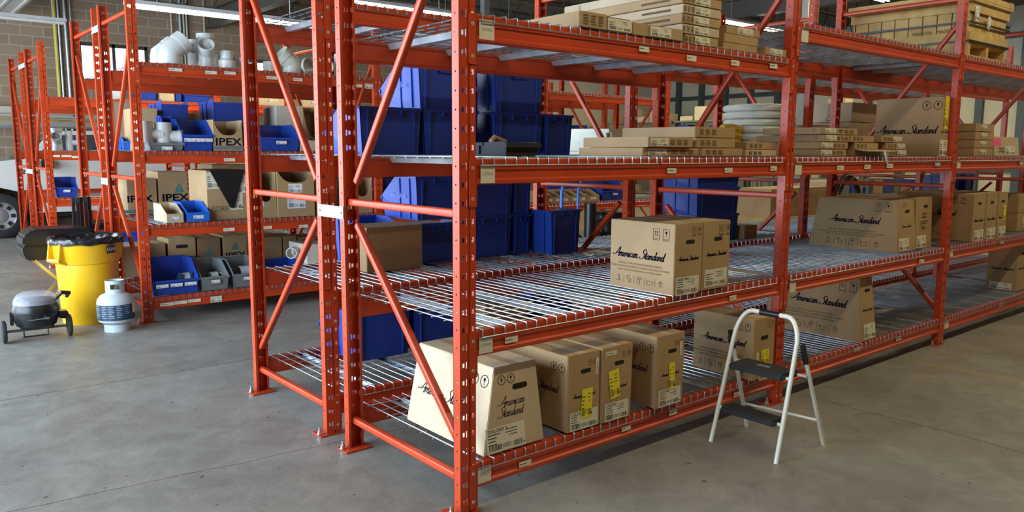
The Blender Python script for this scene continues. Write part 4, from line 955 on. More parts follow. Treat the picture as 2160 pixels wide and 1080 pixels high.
# rack behind, second bay and beyond
COILW = mat('white_coil_tubing', (.72, .72, .62), .28, 0, .08, 12, .3, 30)
q = ZB[2]; xm = 4.60; R = .305
for k in range(7):
    mb = MB(); r = .0325; pts = [((R-.035)*math.cos(a), (R-.035)*math.sin(a), r) for a in [2*PI*i/28 for i in range(29)]]
    mb.tube(pts, r, 8, cap=False); pts = [((R-.09)*math.cos(a), (R-.09)*math.sin(a), r) for a in [2*PI*i/28 for i in range(29)]]; mb.tube(pts, r, 8, cap=False)
    o = link('tubing_coil', mb.mesh('tubing_coil', COILW, smooth=True), None, (xm+.01*math.sin(k*2), 1.62+.008*math.cos(k*3), q+.066*k)); tag(o, 'coil of white tubing, %s of the pile of seven' % ['bottom', 'second from bottom', 'third from bottom', 'middle', 'third from top', 'second from top', 'topmost'][k], 'tubing coil', 'white tubing coils')
mb = MB()
for k in range(4):
    mb.tube([(-.12, 0, .045+.06*k), (0, -.03, .05+.06*k), (.12, 0, .045+.06*k)], .045, 8)
x = X_at(1546, 1.6, 290)
o = link('wrapped_bag', mb.mesh('wrapped_bag', mat('yellow_fabric', (.72, .45, .03), .6, 0, .15, 10), smooth=True), None, (x-.05, 1.6, q)); tag(o, 'yellow wrapped bundle beside the white tubing coils', 'bundle')
mb = MB(); mb.hexa([(0, 0, 0), (.9, 0, 0), (.9, .6, 0), (0, .6, 0)], [(.01, .01, .20), (.89, .01, .22), (.89, .59, .23), (.01, .59, .21)])
x = 2.59
o = link('wrapped_bundle', mb.mesh('wrapped_bundle', mat('milky_film', (.70, .68, .56), .35, 0, .1, 8, .5, 9), bevel=.03, smooth=True), None, (x, 1.6, q)); tag(o, 'long milky film wrapped bundle behind the flat boxes, third shelf', 'bundle')
for k, (a, b, z_, h, nm, dd) in enumerate(((1790, 1872, q, .34, 'lower brown box beside the big printed box, small white sticker', [('label', 'L', .6, .8, .06, .06)]), (1792, 1872, q+.342, .20, 'upper brown box with sideways lettering, behind the second bay', [('text', 'L', .5, .5, 'Dalco', .075, INKB, 0, 1, PI/2)]), (1724, 1785, q, .30, 'low brown box left of the sideways lettered one', []))):
    x0, x1 = X_at(a, 1.40), X_at(b, 1.40)
    carton(nm, x0, min(x1, x0+.55), 1.40, 1.9, z_, h-.004, (0, 0, 0, 0), KRAFT2, dd, None, 'shipping_box')
HOSE = mat('black_hose', (.012, .012, .013), .4, 0, .1, 10)
x = X_at(1794, 1.8, 400); pts = []
for i in range(120):
    a = 2*PI*i/24; r = .20+.012*(i/24); pts.append((r*math.cos(a), .02*math.sin(i*.7)+(i/24)*.012, .275+r*math.sin(a)))
mb = MB(); mb.tube(pts, .013, 6); 
o = link('hose_coil', mb.mesh('hose_coil', HOSE, smooth=True), None, (x, 1.8, ZB[1]+.0)); tag(o, 'upright coil of black hose on the second shelf behind the tapered boxes', 'hose coil')
for a, b, y, z_, h, nm in ((2020, 2090, 1.40, ZB[2], .20, 'row box behind the stack of four brown boxes'), (2100, 2150, 1.5, ZB[2], .24, 'dark marked box behind the pink stickered one')):
    x0 = min(X_at(a, y), 9.25 if y > 1.45 else 8.6); x1 = x0+.42
    carton(nm, x0, x1, y, y+.5, z_, h, (0, 0, 0, 0), KRAFTD, [], None, 'shipping_box')
for k, (a, z_) in enumerate(((2000, ZB[1]), (2030, ZB[1]))):
    x0 = X_at(a, 1.38, 400)
    tote(x0 + k*.05, 1.38, z_, ['dark blue tote glimpsed right of the third post, left one', 'dark blue tote glimpsed right of the third post, right one'][k], .3, h=.5)

# grey tray on the third shelf beside the nearest post
x0, x1 = X_at(1068, .05), X_at(1137, .05)
t = bin_('low dark grey tray with round holes just right of the nearest post', x0, .05, z3, x1-x0, .40, .062, m=mat('charcoal_plastic', (.035, .036, .038), .85, 0, .08, 6, spec=.15), cut=.97, group=None)
for k in range(4):
    mb = MB(); disc(mb, 0, 0, .006, n=10); link('tray_hole', mb.mesh('tray_hole', HOLE), t, ((x1-x0)*(-.38+.25*k), -.2035, .045), (PI/2, 0, 0))
mb = MB(); mb.tube([(0, 0, .012), (.03, .01, .03), (.07, 0, .015), (.10, .02, .012)], .011, 8); o = link('brown_strap', mb.mesh('strap', KRAFTD, smooth=True), None, (x0+.03, .2, z3+.055)); tag(o, 'scrap of brown strap lying on the grey tray', 'strap')

# ------------------------------------------------------------------ rack across the aisle: fittings, bins, boxes
def pipe(mb, pts, r, n=20, th=.12):
    mb.tube(pts, r, n, cap=False); mb.tube(pts, r*(1-th), n, cap=False)
    for e, q in ((0, 1), (-1, -2)):
        P, Q = Vector(pts[e]), Vector(pts[q]); d = (P-Q).normalized(); t = MB(); t.tube([P, P+d*1e-4], r, n, cap=False)
        ring = t.v[:n]; c = sum((Vector(v) for v in ring), Vector())/n
        mb.add(ring+[tuple(c+(Vector(v)-c)*(1-th)) for v in ring], [(i, (i+1) % n, n+(i+1) % n, n+i) for i in range(n)])
def arc(cx, cz, R, a0, a1, n=7, y=0): return [(cx+R*math.cos(math.radians(a0+(a1-a0)*i/n)), y, cz+R*math.sin(math.radians(a0+(a1-a0)*i/n))) for i in range(n+1)]
def fitting(label, kind, x, y, z, r, h, m=None, rz=0, group='white pipe fittings on the top shelf'):
    m = m or PVC; t = thing('pipe_fitting', label, 'pipe fitting', (x, y, z), rz, group)
    b = MB(); c = MB()
    if kind == 'elbow45':
        pipe(b, [(0, 0, 0), (0, 0, h*.35)]+[(h*.02, 0, h*.45), (h*.22, 0, h*.62)]+[(h*.42, 0, h*.78)], r)
        pipe(c, [(0, 0, 0), (0, 0, h*.22)], r*1.06); pipe(c, [(h*.30, 0, h*.68), (h*.52, 0, h*.86)], r*1.06)
    elif kind == 'wye':
        pipe(b, [(0, 0, 0), (0, 0, h)], r); pipe(b, [(0, -.02, h*.42), (-r*.4, -r*1.5, h*.62)], r*.98)
        pipe(c, [(0, 0, h*.86), (0, 0, h)], r*1.2); pipe(c, [(-r*.35, -r*1.3, h*.58), (-r*.5, -r*1.8, h*.66)], r*1.12); pipe(c, [(0, 0, 0), (0, 0, h*.16)], r*1.12)
    elif kind == 'reducer':
        b.lathe([(r, 0), (r, h*.42), (r*.72, h*.58), (r*.72, h), (r*.64, h), (r*.64, h*.55), (r*.9, h*.4), (r*.9, 0)], n=24)
        pipe(c, [(0, 0, h*.8), (0, 0, h)], r*.76)
    elif kind == 'ring':
        pipe(b, [(0, -h/2, r), (0, h/2, r)], r, 28, .06); pipe(c, [(0, -h/2, r), (0, -h/2+.02, r)], r*1.03, 28, .08)
    elif kind == 'coupling':
        pipe(b, [(0, 0, 0), (0, 0, h)], r); pipe(c, [(0, 0, h*.45), (0, 0, h*.55)], r*1.05)
    elif kind == 'tee':
        pipe(b, [(0, 0, 0), (0, 0, h)], r); pipe(b, [(r*.3, 0, h*.4), (r*2.1, -r*.4, h*.4)], r*.8); pipe(c, [(r*1.7, -r*.3, h*.4), (r*2.2, -r*.42, h*.4)], r*.9)
    link('fitting_body', b.mesh('fitting_body', m, smooth=True, recalc=True), t); link('collar', c.mesh('collar', m, smooth=True), t)
    return t
q = ZC[3]
def fx(u, y): return X_at(u, y, 110)
fitting('back one of the two big white forty five degree elbows', 'elbow45', fx(338, 5.40), 5.40, q, .092, .25)
fitting('front one of the two big white forty five degree elbows', 'elbow45', fx(358, 5.12), 5.12, q, .10, .265)
fitting('shorter white wye fitting standing left of the tallest one', 'wye', fx(410, 5.42), 5.42, q, .06, .28)
fitting('tallest white wye fitting, round branch opening towards the aisle', 'wye', fx(434, 5.18), 5.18, q, .068, .315)
fitting('small cream reducer behind the larger reducer', 'reducer', fx(460, 5.32), 5.32, q, .06, .15, PVCC)
fitting('larger white reducer coupling right of the tall wye', 'reducer', fx(478, 5.13), 5.13, q, .082, .165)
fitting('white coupling partly behind the tall post, top shelf', 'coupling', fx(510, 5.2), 5.2, q, .065, .12)
fitting('cream square shouldered reducer left of the translucent elbows', 'coupling', fx(572, 5.3), 5.3, q, .085, .115, PVCC)
fitting('back cream elbow seen behind the sloping brace', 'elbow45', fx(585, 5.5), 5.5, q, .085, .22, PVCC)
fitting('front cream elbow just right of the sloping brace', 'elbow45', fx(615, 5.2), 5.2, q, .09, .235, PVCC, PI)
fitting('large cream ring coupling lying open end forward', 'ring', fx(643, 5.2), 5.2, q+.004, .082, .26, PVCC)
fitting('second large cream ring coupling against the tall post', 'ring', fx(668, 5.17)+.045, 5.17, q+.004, .082, .26, PVCC)
fitting('white pipe sleeve glimpsed between the twin posts', 'coupling', fx(719, 5.2), 5.2, q, .075, .24)
# third shelf
q = ZC[2]; FY = 5.03
def fb(label, u0, u1, vt, y, z, d, m=None, deco=(), group=None, ins=(0, 0, 0, 0), name='cardboard_box', gap=.004):
    x0, x1 = X_at(u0, y, 300), X_at(u1, y, 300)-gap; h = Z_at((u0+u1)/2, vt, y)-z
    return carton(label, x0, x1, y, y+d, z, h, ins, m, deco, group, name)
GC = 'boxes in the rack across the aisle'
fb('wide brown box with a green stripe behind the white tee fittings', 292, 336, 228, 5.45, q, .5, None, [('patch', 'F', .3, .22, .22, .05, mat('green_print', (.02, .16, .09), .6, 0, 0))], GC)
bin_('tall blue tote behind the open fronted bins on the third shelf', X_at(346, 5.5), 5.5, q, X_at(401, 5.5)-X_at(346, 5.5), .45, .46, cut=.98)
bin_('blue tote right of the tall one, behind the torn printed box', X_at(455, 5.5), 5.5, q, X_at(548, 5.5)-X_at(455, 5.5)-.01, .45, .50, cut=.98)
fitting('white tee fitting lying in front of the green striped box', 'tee', X_at(308, 5.16), 5.16, q+.07, .07, .20, group='white tee fittings on the third shelf')
fitting('second white tee fitting, right of the first, in the grey tray', 'tee', X_at(330, 5.15)+.07, 5.15, q+.04, .075, .22, group='white tee fittings on the third shelf')
bin_('shallow grey tray under the white tee fittings', X_at(315, FY), FY, q, .31, .36, .10, m=GREY, cut=.7, lab=1, group=None)
bin_('open fronted blue bin with a row of price labels, third shelf', X_at(386, FY), FY, q, .29, .45, .30, lab=3, cut=.5)
bin_('small light blue bin standing between two white boxes at the left', X_at(242, 5.75), 5.75, q, .12, .2, .13, m=BLUEL, cut=.7, group=None)
bin_('slim blue bin with pale sides left of the price labelled bin', X_at(350, 5.2), 5.2, q, .10, .28, .33, cut=.55)
CUT = lambda lab, u0, u1, vt, y, z, d, cut, deco=(), m=None, grp=None: open_box(lab, u0, u1, vt, y, z, d, cut, deco, m, grp)
def open_box(label, u0, u1, vt, y, z, d, cut, deco=(), m=None, group=None, name='picking_box'):
    """cardboard box whose front is cut down to a curved opening; cut = fraction of height left at the middle"""
    m = m or KRAFT; x0, x1 = clear_posts(X_at(u0, y, 300), X_at(u1, y, 300)-.006, y, y+d, z); w_ = x1-x0; h = Z_at((u0+u1)/2, vt, y)-z; t = .005
    mb = MB(); n = 12
    top = [(w_*i/n, cut*h+(h-cut*h)*(abs(2*i/n-1)**3)) for i in range(n+1)]
    poly = [(0, 0), (w_, 0)]+top[::-1]; mb.prism(poly, 'y', 0, t)
    mb.box(0, t, 0, t, d, h); mb.box(w_-t, t, 0, w_, d, h); mb.box(t, d-t, 0, w_-t, d, h); mb.box(t, t, 0, w_-t, d-t, t)
    o = link(name, mb.mesh(name, m), None, (x0, y, z)); tag(o, label, 'box', group)
    lo = [(0, 0, 0), (w_, 0, 0), (w_, d, 0), (0, d, 0)]; c = (lo, [(p[0], p[1], h) for p in lo])
    for e in deco:
        k, f, s, tt = e[:4]; a = e[4:]
        if k == 'text': place_on(o, 'printed_text', text_mesh(a[0], a[1], a[2] if len(a) > 2 else INK, .002, a[3] if len(a) > 3 else 1.3), c, f, s, tt)
        elif k == 'label': place_on(o, 'shipping_label', label_mesh(a[0], a[1], hash_(label), '', WPAPER), c, f, s, tt)
        elif k == 'patch':
            pm = MB(); rect(pm, -a[0]/2, -a[1]/2, a[0]/2, a[1]/2); place_on(o, 'printed_band', pm.mesh('patch', a[2], recalc=False), c, f, s, tt)
    return o
open_box('torn open box with bold dark capitals on the third shelf', 451, 513, 253, FY, q, .42, .50, [('text', 'F', .5, .28, 'IPEX', .10), ('patch', 'F', .5, .10, .30, .035, GREY)])
bin_('open fronted blue bin behind the left sloping brace, third shelf', X_at(552, FY), FY, q, .41, .45, .27, lab=1, cut=.5)
fb('pale carton set on edge above the blue bin, third shelf', 585, 636, 224, 5.5, q+.0, .35, WHITEBOX, [], None)
open_box('cut open brown box right of the pale carton, third shelf', 640, 692, 224, 5.45, q, .4, .3)
open_box('low pale picking box at the sloping brace, third shelf', 634, 690, 289, FY, q, .4, .75, m=KRAFT2)
bin_('blue bin behind the twin posts, third shelf across the aisle', X_at(712, 5.3)+.07, 5.3, q, .28, .45, .42, cut=.98)
# second shelf
q = ZC[1]
fb('brown box with bold capitals mostly hidden by the corner post, second shelf', 262, 326, 377, 6.32, q, .42, None, [('text', 'F', .40, .42, 'IPEX', .10, INK, .003, 1.3), ('patch', 'F', .5, .08, .38, .03, TEAL)], GC)
fb('brown box with a teal triangle emblem and bold capitals, second shelf', 329, 392, 362, 6.32, q, .42, None, [('text', 'F', .55, .36, 'IPEX', .11, INK, .003, 1.3), ('tri', 'F', .7, .60, .10), ('patch', 'F', .5, .12, .40, .03, TEAL)], GC)
xA, xB = X_at(434, 5.08), X_at(519, 5.08)
ob = carton('tall torn box with a pale side and handwriting, black film hanging from it', xA, xB, 5.10, 5.64, q, Z_at(434, 360, 5.1)-q, (0, 0, 0, 0), None, [('label', 'F', .72, .36, .13, .16), ('label', 'F', .88, .72, .10, .18, '', .15), ('label', 'F', .18, .80, .14, .16), ('text', 'F', .42, .22, 'HSDRFT 90', .075, INKB, 0, .9)], GC)
mb = MB(); hh_ = Z_at(434, 360, 5.1)-q
mb.box(xA+.03, 5.082, q+hh_+.002, xB-.02, 5.62, q+hh_+.006)
mb.prism([(xA+.03, q+hh_+.002), (xB-.02, q+hh_+.002), (xB-.14, q+hh_*.24), (xA+.22, q+hh_*.24)], 'y', 5.082, 5.090)
o = link('hanging_film', mb.mesh('hanging_film', BLACK), None); tag(o, 'black plastic film hanging in a wedge over the tall torn box', 'plastic film')
def pick(label, u, y, z, w_, d, h, m, fill=True, group='small picking bins', flare=.5):
    t = thing('picking_bin', label, 'bin', (X_at(u, y, 460), y, z), 0, group); mb = MB(); e = .004
    pr = [(0, 0), (d, 0), (d, h), (d*.45, h), (0, h*flare)]
    mb.prism(pr, 'x', 0, e); mb.prism(pr, 'x', w_-e, w_); mb.box(e, 0, 0, w_-e, e, h*flare); mb.box(e, d-e, 0, w_-e, d, h); mb.box(e, e, 0, w_-e, d-e, e)
    link('bin_shell', mb.mesh('bin_shell', m), t)
    s = link('paper_label', label_mesh(w_*.45, h*.18, 3, '', WPAPER), t, (w_/2, -.002, h*flare*.5), (PI/2, 0, 0))
    return t
def loose(label, x, y, z, r, l, m=None, group='loose fittings in the bins', rz=0):
    mb = MB(); pipe(mb, [(-l/2, 0, r), (l/2, 0, r)], r, 14); o = link('pipe_coupling', mb.mesh('pipe_coupling', m or PVC, smooth=True), None, (x, y, z), (0, 0, rz)); tag(o, label, 'pipe fitting', group); return o
pick('pale cardboard picking bin left of the light blue one, second shelf', 352, FY, q, .15, .42, .17, KRAFT2)
pick('light blue picking bin beside the cardboard one, second shelf', 395, FY, q, .21, .42, .18, BLUEL)
loose('white fitting lying in the pale cardboard picking bin', X_at(362, FY)+.02, 5.16, q+.005, .035, .08)
loose('white fitting lying in the light blue picking bin', X_at(412, FY)+.02, 5.17, q+.005, .03, .13)
open_box('leftmost cut open box behind the far tall post, second shelf', 535, 580, 362, 5.05, q, .5, .35, [('label', 'F', .25, .3, .05, .06)])
open_box('cut open box with two white papers below its opening, second shelf', 582, 661, 360, 5.03, q, .5, .74, [('label', 'F', .48, .62, .15, .09), ('label', 'F', .5, .34, .20, .15)])
open_box('cut open box whose right end is behind the corner post, second shelf', 663, 700, 364, 5.05, q, .5, .80, [('label', 'F', .5, .62, .06, .09)])
open_box('cut open box with a steep curved edge, right of the twin posts', 742, 793, 371, 5.05, q, .5, .45)
bin_('large dark blue bin with labels in the second bay across the aisle', X_at(812, 5.06), 5.06, q, .62, .5, .22, lab=3, cut=.6)
bin_('upper dark blue bin with tattered labels on the one below', X_at(812, 5.3), 5.30, q+.23, .62, .5, .22, lab=3, cut=.6)
# through the gap: third bay, second shelf
for k, u in enumerate((1153, 1168, 1184, 1203, 1222, 1238)):
    pick('small cardboard picking bin, %s of six in the far bay' % ['leftmost', 'second from left', 'third from left', 'third from right', 'second from right', 'rightmost'][k], u, 5.03, q, [.13, .13, .16, .16, .14, .24][k], .42, .16, KRAFT, group='six cardboard picking bins in the far bay')
for k, (u, nm) in enumerate(((1174, 'white tee lying in the second cardboard picking bin'), (1194, 'white fitting heaped behind the third cardboard picking bin'), (1216, 'white fitting beside the blue hand truck tube'), (1243, 'crumpled white fitting in the rightmost cardboard bin'))):
    loose(nm, X_at(u, 5.15), 5.22, q+.008, .045, .10, rz=.5*k)
bin_('blue bin behind the cardboard picking bins in the far bay', X_at(1160, 5.6), 5.56, q, .75, .42, .36, cut=.9)
bin_('open fronted blue bin right of the cardboard picking bins', X_at(1272, 5.05), 5.05, q, .52, .45, .27, lab=1, cut=.5)
fb('pale grey low box right of the wide dark upright in the far bay', 1346, 1378, 412, 5.1, q, .4, mat('pale_grey_card', (.45, .50, .50), .6, 0, .05), [], None)
# lowest shelf
q = ZC[0]
bin_('large open fronted royal blue bin on the lowest shelf with three labels', X_at(314, FY, 600), FY, q, .43, .48, .31, lab=3, cut=.45)
bin_('left grey open fronted bin on the lowest shelf', X_at(425, FY, 600), FY, q, .27, .45, .27, m=GREY, cut=.5, lab=1, group='grey bins on the lowest shelf')
bin_('right grey open fronted bin on the lowest shelf, half behind the post', X_at(493, FY, 600), FY, q, .29, .45, .27, m=GREY, cut=.5, lab=1, group='grey bins on the lowest shelf')
loose('grey ring fitting in the left grey bin', X_at(437, 5.2)+.0, 5.18, q+.06, .05, .07, PVCG); loose('second grey ring fitting leaning in the left grey bin', X_at(452, 5.2)+.02, 5.2, q+.06, .045, .09, PVCG, rz=.6)
loose('large grey fitting filling the right grey bin', X_at(510, 5.2), 5.2, q+.05, .07, .16, PVCG)
loose('white fitting in the royal blue bin', X_at(385, 5.2), 5.22, q+.05, .06, .10)
mb = MB(); mb.prism([(0, 0), (.16, 0), (.16, .10), (.04, .17), (0, .17)], 'x', 0, .012); mb.prism([(0, 0), (.16, 0), (.16, .10), (.04, .17), (0, .17)], 'x', .10, .112); mb.box(.012, .15, 0, .10, .16, .10); mb.box(.012, 0, 0, .10, .16, .01)
o = link('small_bin', mb.mesh('small_bin', mat('dark_teal_plastic', (.01, .07, .12), .4, 0, 0)), None, (X_at(366, 5.15), 5.14, q+.012)); tag(o, 'small dark teal bin standing inside the royal blue bin', 'bin')
fb('low brown box left of the blue lettered one, lowest shelf', 300, 338, 514, 5.62, q, .38, None, [], GC)
fb('brown box with blue capitals and a shell emblem, lowest shelf', 344, 403, 503, 5.61, q, .4, None, [('text', 'F', .64, .52, 'MOEN', .085, mat('blue_print', (.03, .07, .25), .6, 0, 0), .002, 1.1), ('sym', 'F', .18, .52, 'round', .05), ('hole', 'F', .48, .82, .12)], GC)
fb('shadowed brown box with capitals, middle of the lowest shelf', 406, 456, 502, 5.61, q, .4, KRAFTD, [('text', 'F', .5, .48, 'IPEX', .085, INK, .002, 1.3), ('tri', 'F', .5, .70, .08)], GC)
fb('rightmost brown box with capitals and triangle, lowest shelf', 461, 513, 497, 5.61, q, .4, None, [('text', 'F', .5, .54, 'IPEX', .085, INK, .002, 1.3), ('tri', 'F', .5, .76, .08)], GC)
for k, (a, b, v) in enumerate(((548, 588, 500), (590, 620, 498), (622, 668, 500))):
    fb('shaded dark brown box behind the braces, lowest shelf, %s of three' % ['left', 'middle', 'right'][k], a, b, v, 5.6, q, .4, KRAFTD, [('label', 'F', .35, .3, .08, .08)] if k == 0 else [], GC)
bin_('blue bin behind the tall far post on the lowest shelf', X_at(545, FY, 560)+.08, FY, q, .44, .45, .20, cut=.5)
loose('white elbow stub on the edge of the blue bin, lowest shelf', X_at(612, 5.3), 5.3, q+.21, .06, .14, rz=.8)
fb('pale box beside the sloping brace on the lowest shelf', 640, 692, 515, 5.1, q, .45, WHITEBOX, [], None)
fb('brown box between the twin posts and the diagonal, lowest shelf', 700, 800, 545, 5.1, q, .4, KRAFT, [], None)
# the row behind
q = ZC[2]
x0 = X_at(178, 6.5); carton('tall pale box behind the second pair of posts, third shelf', .11, .36, 6.32, 6.8, q, .50, (0, 0, 0, 0), KRAFT2, [], None)
carton('brown box behind the corner diagonal, third shelf of the back row', .40, .9, 6.32, 6.8, q, .44, (0, 0, 0, 0), None, [], None)
carton('tall brown box of the back row seen over the wire deck', 1.0, 1.5, 6.4, 6.9, q, .42, (0, 0, 0, 0), None, [], None)
for k, x in enumerate((1.9, 2.6, 3.3, 4.0)):
    carton('brown box of the back row, third shelf, %s' % ['behind the blue totes', 'behind the cut open boxes', 'behind the sloping brace', 'behind the second bay bins'][k], x, x+.45, 6.4, 6.9, q, .3, (0, 0, 0, 0), [KRAFT, KRAFT2][k % 2], [], None)
q = ZC[1]
for k, (x, h) in enumerate(((.10, .48), (.62, .50), (1.15, .52), (1.68, .50), (2.55, .4), (3.2, .45), (5.1, .4), (6.0, .35))):
    open_box('open brown box in the back row, second shelf, %s' % ['at the corner frame', 'behind the capitals box', 'behind the triangle box', 'behind the torn tall box', 'behind the papered box', 'behind the curved edge box', 'far bay left', 'far bay right'][k], 0, 1, 300, 6.35, q, .5, .55) if False else None if k < 2 else carton('brown box in the back row, second shelf, %s' % ['at the corner frame', 'behind the capitals box', 'behind the triangle box', 'behind the torn tall box', 'behind the papered box', 'behind the curved edge box', 'far bay left', 'far bay right'][k], x, x+.46, 6.35, 6.85, q, h, (0, 0, 0, 0), [KRAFT, KRAFT2, KRAFT][k % 3], [('label', 'F', .3, .5, .1, .08)] if k % 2 else [], None)
q = ZC[0]
for k, (x, h) in enumerate(((.15, .33), (.75, .4), (1.35, .38), (2.6, .4), (3.3, .35))):
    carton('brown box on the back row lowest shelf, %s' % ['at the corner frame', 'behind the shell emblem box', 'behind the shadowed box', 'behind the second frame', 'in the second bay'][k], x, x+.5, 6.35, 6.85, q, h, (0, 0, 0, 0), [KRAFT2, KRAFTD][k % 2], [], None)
# far left row
q = ZE[3]
for k, (a, b, nm) in enumerate(((296, 340, 'blue tote on the far row top shelf, left of the brown box'), (376, 392, 'small blue tote on the far row top shelf, right of the brown box'), (394, 450, 'long blue tote on the far row top shelf beside its labelled post'))):
    bin_(nm, X_at(a, 9.5), 9.5, q, X_at(b, 9.5)-X_at(a, 9.5)-.02, .4, [.16, .16, .12][k], cut=.98, group='blue totes on the far row')
carton('brown box between blue totes on the far row top shelf', X_at(343, 9.5), X_at(374, 9.5), 9.5, 9.9, q, .15, (0, 0, 0, 0), KRAFT2, [], None)
carton('white box beside the corner post on the far row top shelf', X_at(258, 9.5), X_at(270, 9.5), 9.5, 9.9, q, .15, (0, 0, 0, 0), WHITEBOX, [], None)
for k, (a, b) in enumerate(((548, 606), (642, 690))):
    carton('pale labelled box on the far row top shelf, %s' % ['left of the sloping brace', 'between the sloping brace and corner post'][k], X_at(a, 9.5), X_at(b, 9.5), 9.5, 9.9, q, .15, (0, 0, 0, 0), KRAFT2, [('label', 'F', .5, .6, .2, .08)], None)
q = ZE[2]
for k, (u, kd, r, h) in enumerate(((101, 'wye', .06, .30), (127, 'tee', .045, .27), (146, 'coupling', .05, .24))):
    fitting(['large grey pipe fitting with a round mouth, far left shelf', 'grey tee fitting in the middle of the far left shelf', 'rightmost grey fitting on the far left shelf'][k], kd, [.19, .335, .47][k], 9.6, q, r, h, PVCG, 0, 'grey pipe fittings')
fitting('half hidden grey fitting left of the big round mouthed one', 'coupling', X_at(90, 9.7, 300)+.12, 9.85, q, .05, .24, PVCG, 0, 'grey pipe fittings')
carton('brown box between the two far left frames, third shelf', .12, .34, 10.0, 10.3, q, .22, (0, 0, 0, 0), KRAFT, [], None) if False else None
q = ZE[1]
bin_('open fronted blue bin on the far left rack', X_at(91, 9.44, 400)+.02, 9.44, q, .27, .42, .26, lab=1, cut=.5)
carton('small tan box beside the far left blue bin', X_at(148, 9.46, 420)+.02, X_at(161, 9.46, 420)+.02, 9.46, 9.8, q, .06, (0, 0, 0, 0), KRAFT2, [], None, tape=False)
bin_('small blue bin on the far row lowest shelf near the grill', .85, 9.5, ZE[0], .4, .4, .14, cut=.8)

# ------------------------------------------------------------------ things on the floor at left
t = thing('rubbish_bin', 'yellow round rubbish bin with black liner', 'rubbish bin', (-.345, 5.45, 0), 0)
mb = MB(); mb.lathe([(0, .01), (.215, .01), (.225, 0), (.235, .012), (.262, .56), (.272, .57), (.272, .575), (.288, .60), (.300, .755), (.306, .765), (.306, .785), (.29, .785), (.285, .60), (.25, .56), (.225, .03), (0, .03)], n=48)
link('bin_body', mb.mesh('bin_body', YELLOW, smooth=True), t)
for sx in (-1, 1):
    mb = MB(); prf = [(.265, .56), (.335, .60), (.335, .62), (.31, .78), (.28, .78)]
    for yy in (-.085, .065): mb.prism([(p[0]*sx, p[1]) for p in prf], 'y', yy, yy+.02)
    mb.hexa([(sx*.30, -.085, .575), (sx*.34, -.085, .60), (sx*.34, .085, .60), (sx*.30, .085, .575)], [(sx*.30, -.085, .60), (sx*.335, -.085, .625), (sx*.335, .085, .625), (sx*.30, .085, .60)])
    h_ = link('handle', mb.mesh('handle', YELLOW, bevel=.004), t, rot=(0, 0, -2.72))
n = 72; mb = MB(); rings = []
rnd = random.Random(4)
for i, (r, z) in enumerate(((.306, .748), (.318, .745), (.322, .77), (.316, .795), (.30, .808), (.285, .79), (.27, .72), (.26, .62))):
    rings.append([((r+.005*math.sin(j*1.7+i)+rnd.uniform(-.003, .003)*(i > 4)*3)*math.cos(2*PI*j/n), (r+.005*math.sin(j*1.7+i)+rnd.uniform(-.003, .003)*(i > 4)*3)*math.sin(2*PI*j/n), z+.006*math.sin(j*.9+i*1.3)) for j in range(n)])
mb.add([p for r_ in rings for p in r_], [(i*n+j, i*n+(j+1) % n, (i+1)*n+(j+1) % n, (i+1)*n+j) for i in range(len(rings)-1) for j in range(n)])
link('bin_liner', mb.mesh('bin_liner', BAG, smooth=True), t)
def curved_patch(r, a0, a1, z0_, z1_, m, name, parent, r1=None, n=14):
    mb = MB(); r1 = r1 or r; vs = []
    for z, rr in ((z0_, r), (z1_, r1)):
        for i in range(n+1):
            a = a0+(a1-a0)*i/n; vs.append((rr*math.cos(a), rr*math.sin(a), z))
    mb.add(vs, [(i, i+1, n+2+i, n+1+i) for i in range(n)]); return link(name, mb.mesh(name, m, recalc=False), parent)
def curved_text(txt, size, r, a, z, m, parent, sx=1.0, tilt=0.0, name='lettering'):
    me = text_mesh(txt, size, m, .001, sx).copy()
    for v in me.vertices:
        aa = a+v.co.x/r; rr = r+tilt*v.co.y; v.co = (rr*math.cos(aa), rr*math.sin(aa), z+v.co.y)
    return link(name, me, parent)
va = math.atan2(EYE[1]-5.45, EYE[0]+.345)
curved_patch(.3035, va+.55, va+.87, .658, .73, NAVY, 'nameplate', t, .3075); curved_text('ULINE', .040, .3085, va+.71, .694, mat('cream_letter', (.75, .6, .3), .5, 0, 0), t, .85, .05)
# propane tank
t = thing('propane_tank', 'white propane tank with a dark printed label', 'propane tank', (-.255, 4.865, 0), 0)
mb = MB(); mb.lathe([(0, .062), (.05, .06), (.11, .068), (.145, .095), (.155, .135), (.155, .255), (.148, .29), (.12, .325), (.07, .345), (0, .35)], n=40); link('tank_body', mb.mesh('tank_body', TANKW, smooth=True), t)
mb = MB(); mb.lathe([(.10, 0), (.105, 0), (.105, .075), (.10, .075)], n=32); link('foot_ring', mb.mesh('foot_ring', TANKW, smooth=True), t)
mb = MB(); n = 32; vt_ = math.atan2(EYE[1]-4.865, EYE[0]+.255)
def collar_pts(r, z0_, z1_, a0, a1, k=10): 
    mb.add([(rr*math.cos(a0+(a1-a0)*i/k), rr*math.sin(a0+(a1-a0)*i/k), z) for rr, z in ((r, z0_), (r, z1_), (r-.004, z1_), (r-.004, z0_)) for i in range(k+1)], [(q*(k+1)+i, q*(k+1)+i+1, ((q+1) % 4)*(k+1)+i+1, ((q+1) % 4)*(k+1)+i) for q in range(4) for i in range(k)])
collar_pts(.078, .335, .38, 0, 2*PI, 32); collar_pts(.078, .425, .455, 0, 2*PI, 32); collar_pts(.078, .38, .425, vt_+.5, vt_+2*PI-.5, 24)
link('collar', mb.mesh('collar', TANKW, smooth=True), t)
